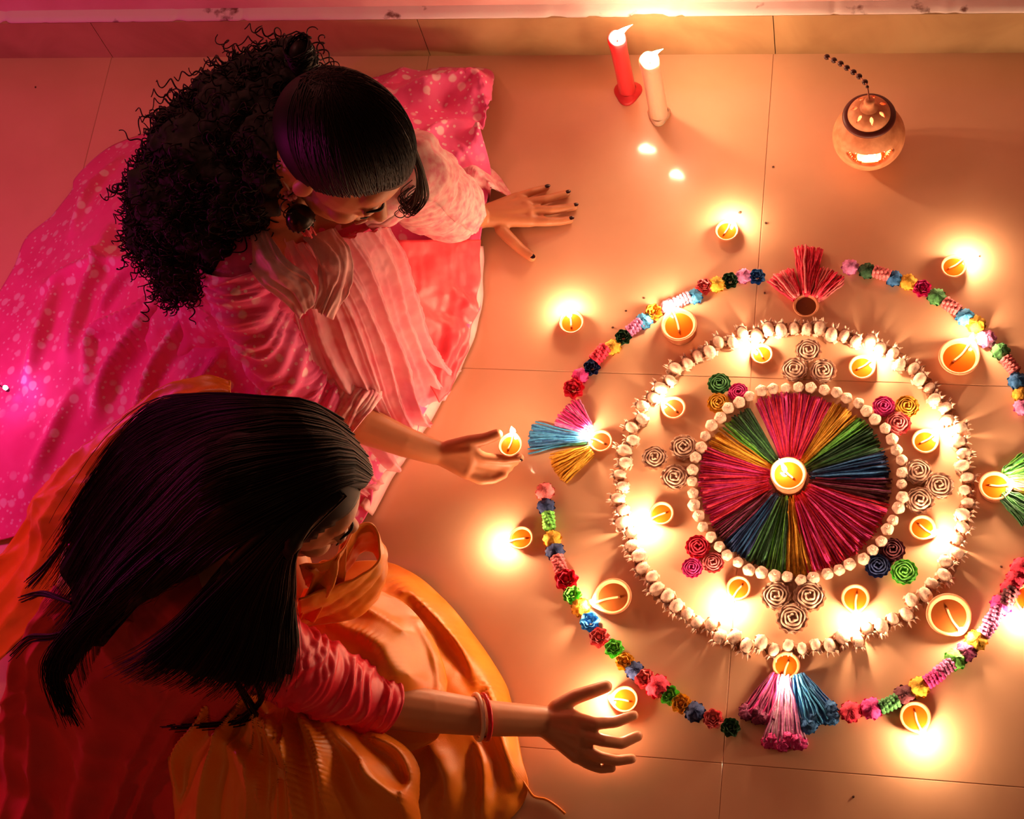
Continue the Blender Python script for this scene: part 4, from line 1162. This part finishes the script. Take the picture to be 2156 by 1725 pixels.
# loose lock in front of the far cheek
m = MB(); rg = np.random.default_rng(4)
for k in range(34):
    j = rg.normal(0, .006, 3)
    P_ = catmull([U(862, 300, .665) + j * .5, U(884, 360, .61) + j * .5, U(885, 410, .55) + j, U(862, 440, .50) + j, U(850, 425, .48) + j * 1.4, U(875, 405, .475) + j * 1.6, U(893, 425, .465) + j * 2][:6], 34)
    m.tube(P_, np.linspace(.0016, .0007, 34), 3, caps=False)
m.build('face_lock', M['hair_brown'], w1, origin=B1)
# earring
er = X1((.082, -.012, -.045)); e0 = U(613, 407, .575); e1 = U(629, 455, .548)
m = MB()
for k in range(8):
    a = k * math.pi / 4; m.ball(e0 + np.array([.0085 * math.cos(a), .0085 * math.sin(a), .002 * math.sin(a)]), .0040, 8, 6)
m.ball(e0 + [0, 0, .003], .005, 10, 8)
ear = m.build('earring', M['gem'], w1, origin=B1)
m = MB(); m.lathe([(.0006, .020), (.004, .0195), (.010, .016), (.0165, .009), (.0205, .0), (.0215, -.006), (.0225, -.008), (.0205, -.010), (.0190, -.006), (.0150, .0), (.0006, .008)], 28)
m.v = [m.v[0] + e1]; bell = m.build('earring_bell', M['jewel'], ear, origin=B1)
m = MB()
for k in range(16):
    a = k * math.pi / 8; m.ball(e1 + np.array([.0205 * math.cos(a), .0205 * math.sin(a), -.0115]), .0028, 7, 5)
m.build('earring_beads', M['jewel'], ear, origin=B1)
m = MB()
for k in range(30):
    a = random.uniform(0, 6.28); r = random.uniform(0, .012)
    m.tube([e1 + np.array([r * math.cos(a), r * math.sin(a), -.008]), e1 + np.array([.008 + r * math.cos(a), -.010 + r * math.sin(a), -.035])], .0014, 4)
m.build('earring_tassel', M['thread'], ear, origin=B1)
MB().tube(catmull([U(592, 352, .62), U(597, 378, .60), e0 + [0, 0, .006]], 14), .0016, 6).build('earring_chain', M['bangle_cream'], ear, origin=B1)
# ------------------------------------------------------------------ woman in orange and red
H2 = np.array([-.562, .175, .60]); RH2 = head_R((-89.3, -32.9, -5.7))
X2 = lambda p: H2 + RH2 @ np.array(p)
B2 = np.array([-.88, .06, 0.0])
w2 = empty('person', B2); tag(w2, 'woman in orange skirt and red blouse with long straight black hair, shielding a lamp flame', 'person')
RS2 = U(555, 1370, .41); LS2 = np.array([-.70, .29, .41]); NK2 = np.array([-.655, .158, .475])
PEL2 = np.array([-.95, .06, .13])
m = MB()
head_volume(m, H2, RH2)
chain(m, [X2((0, -.030, -.03)), X2((0, -.040, -.075)), NK2], [.050, .046, .054])
chain(m, [NK2 + [-.01, 0, -.04], np.array([-.73, .13, .36]), np.array([-.84, .09, .25]), PEL2], [.07, .102, .092, .115])
chain(m, [NK2 + [-.01, 0, -.04], RS2], [.055, .044]); chain(m, [NK2 + [-.01, 0, -.04], LS2], [.055, .044])
EL2 = U(795, 1483, .205); WR2 = U(1140, 1519, .070)
chain(m, [RS2, U(680, 1430, .30), EL2, U(900, 1497, .165), U(1030, 1513, .115), WR2], [.044, .040, .037, .034, .028, .0245])
mc = [U(1208, 1512, .074), U(1220, 1546, .066), U(1222, 1574, .054), U(1214, 1594, .044)]
fg = [[mc[0], U(1253, 1524, .074), U(1296, 1521, .064), U(1334, 1507, .056)],
      [mc[1], U(1270, 1560, .062), U(1308, 1566, .050), U(1343, 1550, .042)],
      [mc[2], U(1262, 1595, .046), U(1298, 1602, .036), U(1330, 1598, .030)],
      [mc[3], U(1240, 1610, .034), U(1264, 1619, .026), U(1288, 1618, .022)],
      [U(1172, 1490, .074), U(1213, 1467, .076), U(1247, 1456, .074), U(1276, 1446, .070)]]
hand(m, WR2, .0240, mc, fg, [.0130, .0130, .0122, .0112], [.0108, .0110, .0105, .0095, .0132])
chain(m, [LS2, np.array([-.72, .29, .22]), np.array([-.66, .17, .16]), np.array([-.60, .10, .13])], [.042, .036, .028, .022])
chain(m, [PEL2 + [0, .05, 0], np.array([-.56, .10, .17]), np.array([-.53, -.06, .05])], [.085, .056, .035])
chain(m, [PEL2 + [.03, -.03, -.04], np.array([-.64, -.02, .11]), np.array([-.76, -.08, .05])], [.06, .052, .03])
body2 = m.build('body', M['skin'], w2, origin=B2)
remesh(body2, .0028, 4)
CEN, RADH = CEN0, RADH0
face_details(w2, H2, RH2, B2)
for k in range(3):
    a, b = fg[k][-2], fg[k][-1]; d = (b - a) / np.linalg.norm(b - a)
    up = np.array([-.1, -.55, .8]); nail(w2, B2, b + d * .003 + up * .0052, d, up, .0038, .0052, 'nail_plain')

# blouse: body, sleeve and tail
m = MB()
chain(m, [NK2 + [-.03, 0, -.07], np.array([-.735, .13, .355]), np.array([-.84, .09, .25]), PEL2], [.072, .116, .106, .135])
chain(m, [NK2 + [-.03, 0, -.07], RS2], [.064, .052]); chain(m, [NK2 + [-.03, 0, -.07], LS2], [.064, .054])
k_ = m.build('blouse', M['kurta'], w2, origin=B2); remesh(k_, .005, 6)
displace(k_, lambda V: .007 * noise3(V, 34, 3) + .003 * noise3(V, 90, 8))
sleeve('sleeve', [RS2 + [-.015, .01, .012], U(620, 1403, .355), U(700, 1440, .29), U(760, 1466, .24), U(806, 1482, .205)], [.058, .056, .052, .048, .043], M['sleeve_red'], w2, B2, 120, 56, .0052, 7, 2)
sheet('blouse_tail', [[(120, 1230, .34), (40, 1370, .22), (18, 1480, .13), (-10, 1600, .05), (-40, 1720, .01)], [(220, 1280, .36), (125, 1385, .24), (100, 1490, .15), (80, 1630, .06), (60, 1760, .01)],
      [(360, 1320, .38), (250, 1430, .26), (205, 1545, .16), (190, 1680, .06), (180, 1800, .01)], [(480, 1380, .38), (380, 1480, .26), (330, 1590, .16), (310, 1710, .06), (300, 1820, .01)], [(560, 1420, .36), (470, 1510, .26), (430, 1620, .15), (400, 1740, .06), (390, 1850, .01)]],
      M['kurta'], w2, B2, 80, 110, lambda u, v: .030 * ridged(u * 7 + .5 * np.sin(v * 4 + u * 5)) * (.3 + .7 * v) + .010 * ridged(v * 9 + .7 * np.sin(u * 8)), .003, .003, 40)
# orange shawl falling behind the back to the floor
sheet('shawl', [[(480, 822, .47), (420, 812, .47), (340, 843, .43), (240, 913, .34), (150, 983, .24), (80, 1050, .14), (70, 1105, .09), (20, 1180, .04), (-40, 1240, .01)],
      [(490, 850, .50), (430, 850, .50), (345, 885, .45), (255, 955, .365), (170, 1030, .27), (110, 1090, .175), (98, 1150, .12), (48, 1230, .065), (-20, 1300, .02)],
      [(500, 890, .50), (440, 905, .49), (350, 950, .43), (265, 1020, .35), (185, 1100, .26), (140, 1160, .17), (125, 1220, .12), (70, 1320, .07), (0, 1400, .02)]], M['orange'], w2, B2, 110, 40, lambda u, v: .020 * ridged(u * 2.4 + .5 * np.sin(v * 5)) + .008 * ridged(v * 6 + 3 * u), .003, .0025, 60)
# skirt: outer layer on the floor, knee layer, lower drape
OUT = [(800, 1180), (850, 1197), (930, 1257), (1004, 1345), (1060, 1430), (1078, 1480), (1090, 1545), (1100, 1600), (1112, 1660), (1080, 1720), (1000, 1770), (880, 1800), (700, 1800), (560, 1700), (560, 1500), (600, 1350), (640, 1250), (720, 1190)]
drape('skirt', OUT, (850, 1450), [(840, 1420, .14), (900, 1330, .10), (960, 1420, .085), (1000, 1480, .075), (850, 1250, .11), (1010, 1560, .045), (960, 1640, .05), (880, 1560, .10), (720, 1380, .16), (700, 1550, .13), (1040, 1640, .02), (780, 1230, .13)], M['orange'], w2, B2,
      [([(820, 1200, .12), (920, 1290, .1), (1000, 1390, .08), (1040, 1480, .06)], .030, .016), ([(1040, 1450, .05), (1055, 1540, .04), (1080, 1640, .03)], .024, .012), ([(900, 1560, .1), (940, 1640, .07), (930, 1720, .05)], .024, .018), ([(1000, 1560, .06), (1020, 1620, .04), (1015, 1720, .03)], .018, .010), ([(870, 1250, .1), (960, 1350, .09), (1000, 1440, .08)], .016, .010)],
      zc=.14, wr=.0028, wsc=45, nA=300, nR=80)
KN = [(640, 1240, .26), (720, 1232, .24), (820, 1252, .20), (880, 1298, .17), (926, 1370, .14), (946, 1440, .12), (938, 1505, .11), (915, 1560, .10), (840, 1590, .10), (740, 1570, .12), (650, 1500, .16), (610, 1420, .20), (615, 1320, .25)]
drape('knee_fold', KN, (770, 1390), [(760, 1340, .275), (820, 1360, .262), (860, 1420, .235), (780, 1430, .265), (700, 1400, .27), (700, 1300, .28), (850, 1330, .235), (900, 1440, .18), (830, 1500, .20), (740, 1500, .22), (780, 1270, .245), (680, 1340, .28)], M['orange'], w2, B2,
      [([(650, 1290, .28), (720, 1320, .28), (800, 1360, .27), (840, 1420, .25)], .012, .012), ([(660, 1330, .28), (740, 1390, .27), (790, 1460, .24)], .012, .010), ([(640, 1270, .28), (760, 1280, .26), (860, 1330, .23)], .010, .009), ([(880, 1310, .18), (920, 1380, .15), (935, 1450, .13), (930, 1510, .12)], .022, .009)], zc=.27, wr=.003, wsc=40, nA=200, nR=60, zedge=.09)
LOW = [(372, 1470, .22), (420, 1448, .25), (520, 1462, .26), (640, 1490, .25), (760, 1525, .22), (850, 1570, .18), (888, 1622, .15), (893, 1690, .12), (884, 1770, .10), (740, 1830, .10), (560, 1840, .10), (400, 1800, .11), (364, 1660, .15), (353, 1560, .19)]
drape('skirt_drape', LOW, (620, 1640), [(480, 1520, .265), (600, 1540, .27), (720, 1570, .245), (820, 1610, .205), (860, 1680, .165), (440, 1600, .235), (560, 1640, .245), (680, 1660, .23), (780, 1700, .19), (520, 1740, .19), (420, 1700, .18), (660, 1760, .18)], M['orange'], w2, B2,
      [([(545, 1490, .27), (590, 1560, .27), (635, 1630, .25), (640, 1740, .2)], 0.051, 0.013), ([(660, 1510, .26), (690, 1580, .26), (700, 1660, .23), (690, 1750, .2)], 0.045, 0.014), ([(450, 1480, .26), (420, 1540, .24), (375, 1600, .2), (375, 1680, .16)], 0.045, 0.010), ([(470, 1560, .25), (530, 1620, .25), (560, 1700, .22)], 0.030, 0.014), ([(780, 1550, .22), (850, 1590, .18), (875, 1650, .16), (870, 1750, .12)], 0.039, 0.011), ([(440, 1500, .26), (500, 1480, .27), (560, 1500, .27)], 0.030, 0.010), ([(860, 1700, .15), (800, 1660, .18), (780, 1620, .2)], 0.027, 0.011)],
      [((600, 1400, .27), (360, 1720, .14), (900, 1680, .13), 6, .034, .05, .6, 1)], zc=.25, wr=.0025, wsc=36, nA=260, nR=70, zedge=.05)
# scarf looped below the chin
sheet('scarf', [[(630, 1188, .465), (690, 1178, .455), (728, 1130, .445), (752, 1102, .430), (785, 1098, .415), (806, 1130, .40), (803, 1180, .395), (765, 1210, .40), (700, 1240, .41), (632, 1265, .425)],
      [(640, 1215, .41), (690, 1208, .41), (732, 1160, .40), (757, 1128, .39), (792, 1126, .375), (812, 1165, .355), (808, 1215, .345), (770, 1250, .35), (700, 1280, .36), (630, 1300, .375)],
      [(650, 1240, .35), (690, 1238, .35), (730, 1195, .345), (755, 1160, .335), (790, 1158, .32), (808, 1198, .30), (802, 1250, .285), (765, 1290, .29), (700, 1312, .30), (630, 1330, .315)]], M['orange'], w2, B2, 110, 40, lambda u, v: .008 * ridged(u * 2 + .8 * np.sin(v * 4)), .003, .002, 70)
sheet('scarf_end', [[(640, 1195, .455), (660, 1205, .44), (640, 1260, .40), (630, 1310, .36)], [(690, 1185, .45), (690, 1215, .43), (680, 1255, .39), (660, 1300, .34)], [(735, 1140, .445), (725, 1190, .42), (715, 1235, .38), (700, 1280, .33)]], M['orange'], w2, B2, 40, 40, lambda u, v: .008 * np.sin(u * 12 + v * 3), .003, .002, 70)
MB().tube(catmull([U(1098, 1640, .006), U(1112, 1662, .004), U(1125, 1678, .003), U(1150, 1684, .003), U(1172, 1698, .003), U(1190, 1714, .003)], 30), .0022, 6).build('drawstring', M['orange'], w2, origin=B2)
# bangles
ax = (WR2 - EL2) / np.linalg.norm(WR2 - EL2)
for cpx, col, rr_, tr in ((1005, 'bangle_cream', .0345, .0036), (1020, 'bangle_red', .0340, .0040)):
    c = U(cpx, 1510, .121); axx = ax + np.array([.0, .16, .10]); axx /= np.linalg.norm(axx)
    a = np.cross(axx, [0, 0, 1]); a /= np.linalg.norm(a); b = np.cross(axx, a)
    P_ = [c + rr_ * (math.cos(t) * a + math.sin(t) * b) for t in np.linspace(0, 2 * math.pi, 49)]
    MB().tube(P_, tr, 10, caps=False).build('bangle', M[col], w2, origin=B2)

# long straight hair
cap = cap_mesh(H2, RH2, 1, RADH, CEN, hairline)
h2 = cap.build('hair_cap', M['hair'], w2, origin=B2)
s_ = h2.modifiers.new('thickness', 'SOLIDIFY'); s_.thickness = .006; s_.offset = -1
GA = [[(715, 885, .60), (640, 850, .655), (560, 845, .655), (430, 836, .595), (330, 850, .535), (245, 930, .465), (160, 1060, .395), (125, 1130, .36)],
      [(752, 940, .60), (690, 905, .66), (580, 895, .690), (420, 900, .625), (290, 970, .54), (195, 1090, .45), (130, 1190, .385), (80, 1260, .34)],
      [(772, 975, .60), (720, 950, .66), (600, 955, .705), (440, 985, .645), (310, 1070, .55), (215, 1190, .46), (155, 1290, .39), (90, 1345, .34)],
      [(778, 1000, .60), (730, 985, .66), (620, 1010, .710), (470, 1060, .655), (350, 1140, .57), (240, 1240, .48), (165, 1340, .40), (125, 1420, .35), (165, 1535, .29)],
      [(768, 1025, .62), (725, 1025, .66), (650, 1065, .690), (520, 1140, .63), (420, 1195, .565), (320, 1235, .50), (240, 1265, .45)]]
GB = [[(665, 1045, .68), (560, 1125, .64), (450, 1225, .575), (375, 1310, .51), (300, 1375, .46), (225, 1420, .42)],
      [(690, 1040, .675), (600, 1120, .635), (500, 1230, .565), (420, 1325, .50), (340, 1400, .45), (270, 1440, .415)],
      [(715, 1040, .675), (625, 1125, .63), (545, 1250, .56), (490, 1360, .50), (440, 1430, .455), (390, 1465, .43)],
      [(715, 1035, .665), (617, 1133, .61), (580, 1270, .54), (560, 1380, .48), (540, 1440, .445), (520, 1480, .41)],
      [(728, 1042, .655), (632, 1142, .60), (616, 1240, .54), (622, 1350, .47), (612, 1420, .42), (592, 1470, .385)]]
def snap(px, py, z, k):
    """lift a hair guide point onto the skull where the skull is in the way"""
    d = ROT @ np.array([(px - 1078) / F_PX, -(py - 862.5) / F_PX, -1.0])
    o_ = (RH2.T @ (CAM - H2) - np.array(CEN)) / (np.array(RADH) * k); d_ = (RH2.T @ d) / (np.array(RADH) * k)
    a_, b_, c_ = d_ @ d_, o_ @ d_, o_ @ o_ - 1
    disc = b_ * b_ - a_ * c_
    if disc < 0: return z
    return max(z, (CAM + d * ((-b_ - math.sqrt(disc)) / a_))[2])
for G_ in (GA, GB):
    for g in G_:
        for i in range(len(g)): g[i] = (g[i][0], g[i][1], snap(*g[i], 1.075))
for G_, n_, nm, sd in ((GA, 2000, 'back_hair', 1), (GB, 1300, 'side_hair', 2)):
    o = sheet('hair_fall', [g[:-1] for g in G_], M['hair'], w2, B2, 60, 70, lambda u, v: .006 * np.sin(u * 40 + 2 * np.sin(v * 5)) * np.minimum(1, v * 3) * (1 - .3 * v), .012)
    m = MB(); hair_strands(m, G_, n_, .0012, .006, sd)
    m.build('hair_strands', M['hair_brown'], w2, origin=B2)
rg = np.random.default_rng(14)
for pth in ([(500, 1440, .44), (530, 1490, .36), (535, 1510, .31), (480, 1524, .285), (360, 1532, .24)], [(540, 1440, .43), (550, 1475, .37), (520, 1505, .32), (500, 1520, .30)], [(170, 1320, .40), (110, 1340, .36), (60, 1345, .32), (20, 1380, .28)], [(150, 1270, .42), (90, 1250, .37), (50, 1260, .34)], [(130, 1150, .38), (90, 1200, .34), (60, 1230, .32)]):
    m = MB()
    for k in range(12):
        j = rg.normal(0, .004, 3)
        P_ = catmull(W3(pth) + j * np.linspace(.3, 1.3, len(pth))[:, None], 26)
        m.tube(P_, np.linspace(.0020, .0007, 26), 3, caps=False)
    m.build('stray_lock', M['hair'], w2, origin=B2)
TL = [[(330, 1170, .56), (230, 1250, .475), (150, 1320, .41), (98, 1395, .365), (118, 1470, .32), (160, 1540, .285)], [(350, 1190, .55), (255, 1275, .47), (172, 1345, .41), (128, 1410, .36), (142, 1475, .32), (172, 1545, .285)]]
m = MB(); hair_strands(m, TL, 260, .0014, .007, 31)
m.build('hair_tail', M['hair'], w2, origin=B2)
hc = U(155, 1150, .40)
MB().ball(hc, (.010, .008, .006), 12, 8).ball(hc + [.010, .004, 0], (.006, .005, .004), 10, 6).build('hair_clip', M['bangle_red'], w2, origin=B2)

# ------------------------------------------------------------------ lamps by the hands, fairy light
D(1074, 937, 26, (1079, 903), 'small lit clay lamp held on the fingers of the pink-dressed woman', z0=.074, fh=.022)
D(1315, 1472, 29, (1291, 1468), 'small lit clay lamp on the floor shielded by the hand with bangles', fh=.024)
fl_ = U(15, 820, .085)
fr = empty('fairy_light', (fl_[0], fl_[1], .0)); tag(fr, 'tiny glowing pink bulb lying on the pink skirt at left edge', 'light')
M['led'] = emit('pink_led', (1, .25, .75), 260)
MB().ball((0, 0, .092), (.0042, .0042, .0055), 12, 8).build('bulb', M['led'], fr)
MB().lathe([(.003, .080), (.0042, .082), (.0042, .088), (.003, .090)], 12).build('bulb_socket', M['bead'], fr)
MB().tube(catmull([(0, 0, .082), (-.04, .015, .075), (-.10, .0, .07), (-.2, .03, .04)], 20), .0012, 6).build('wire', M['bead'], fr)
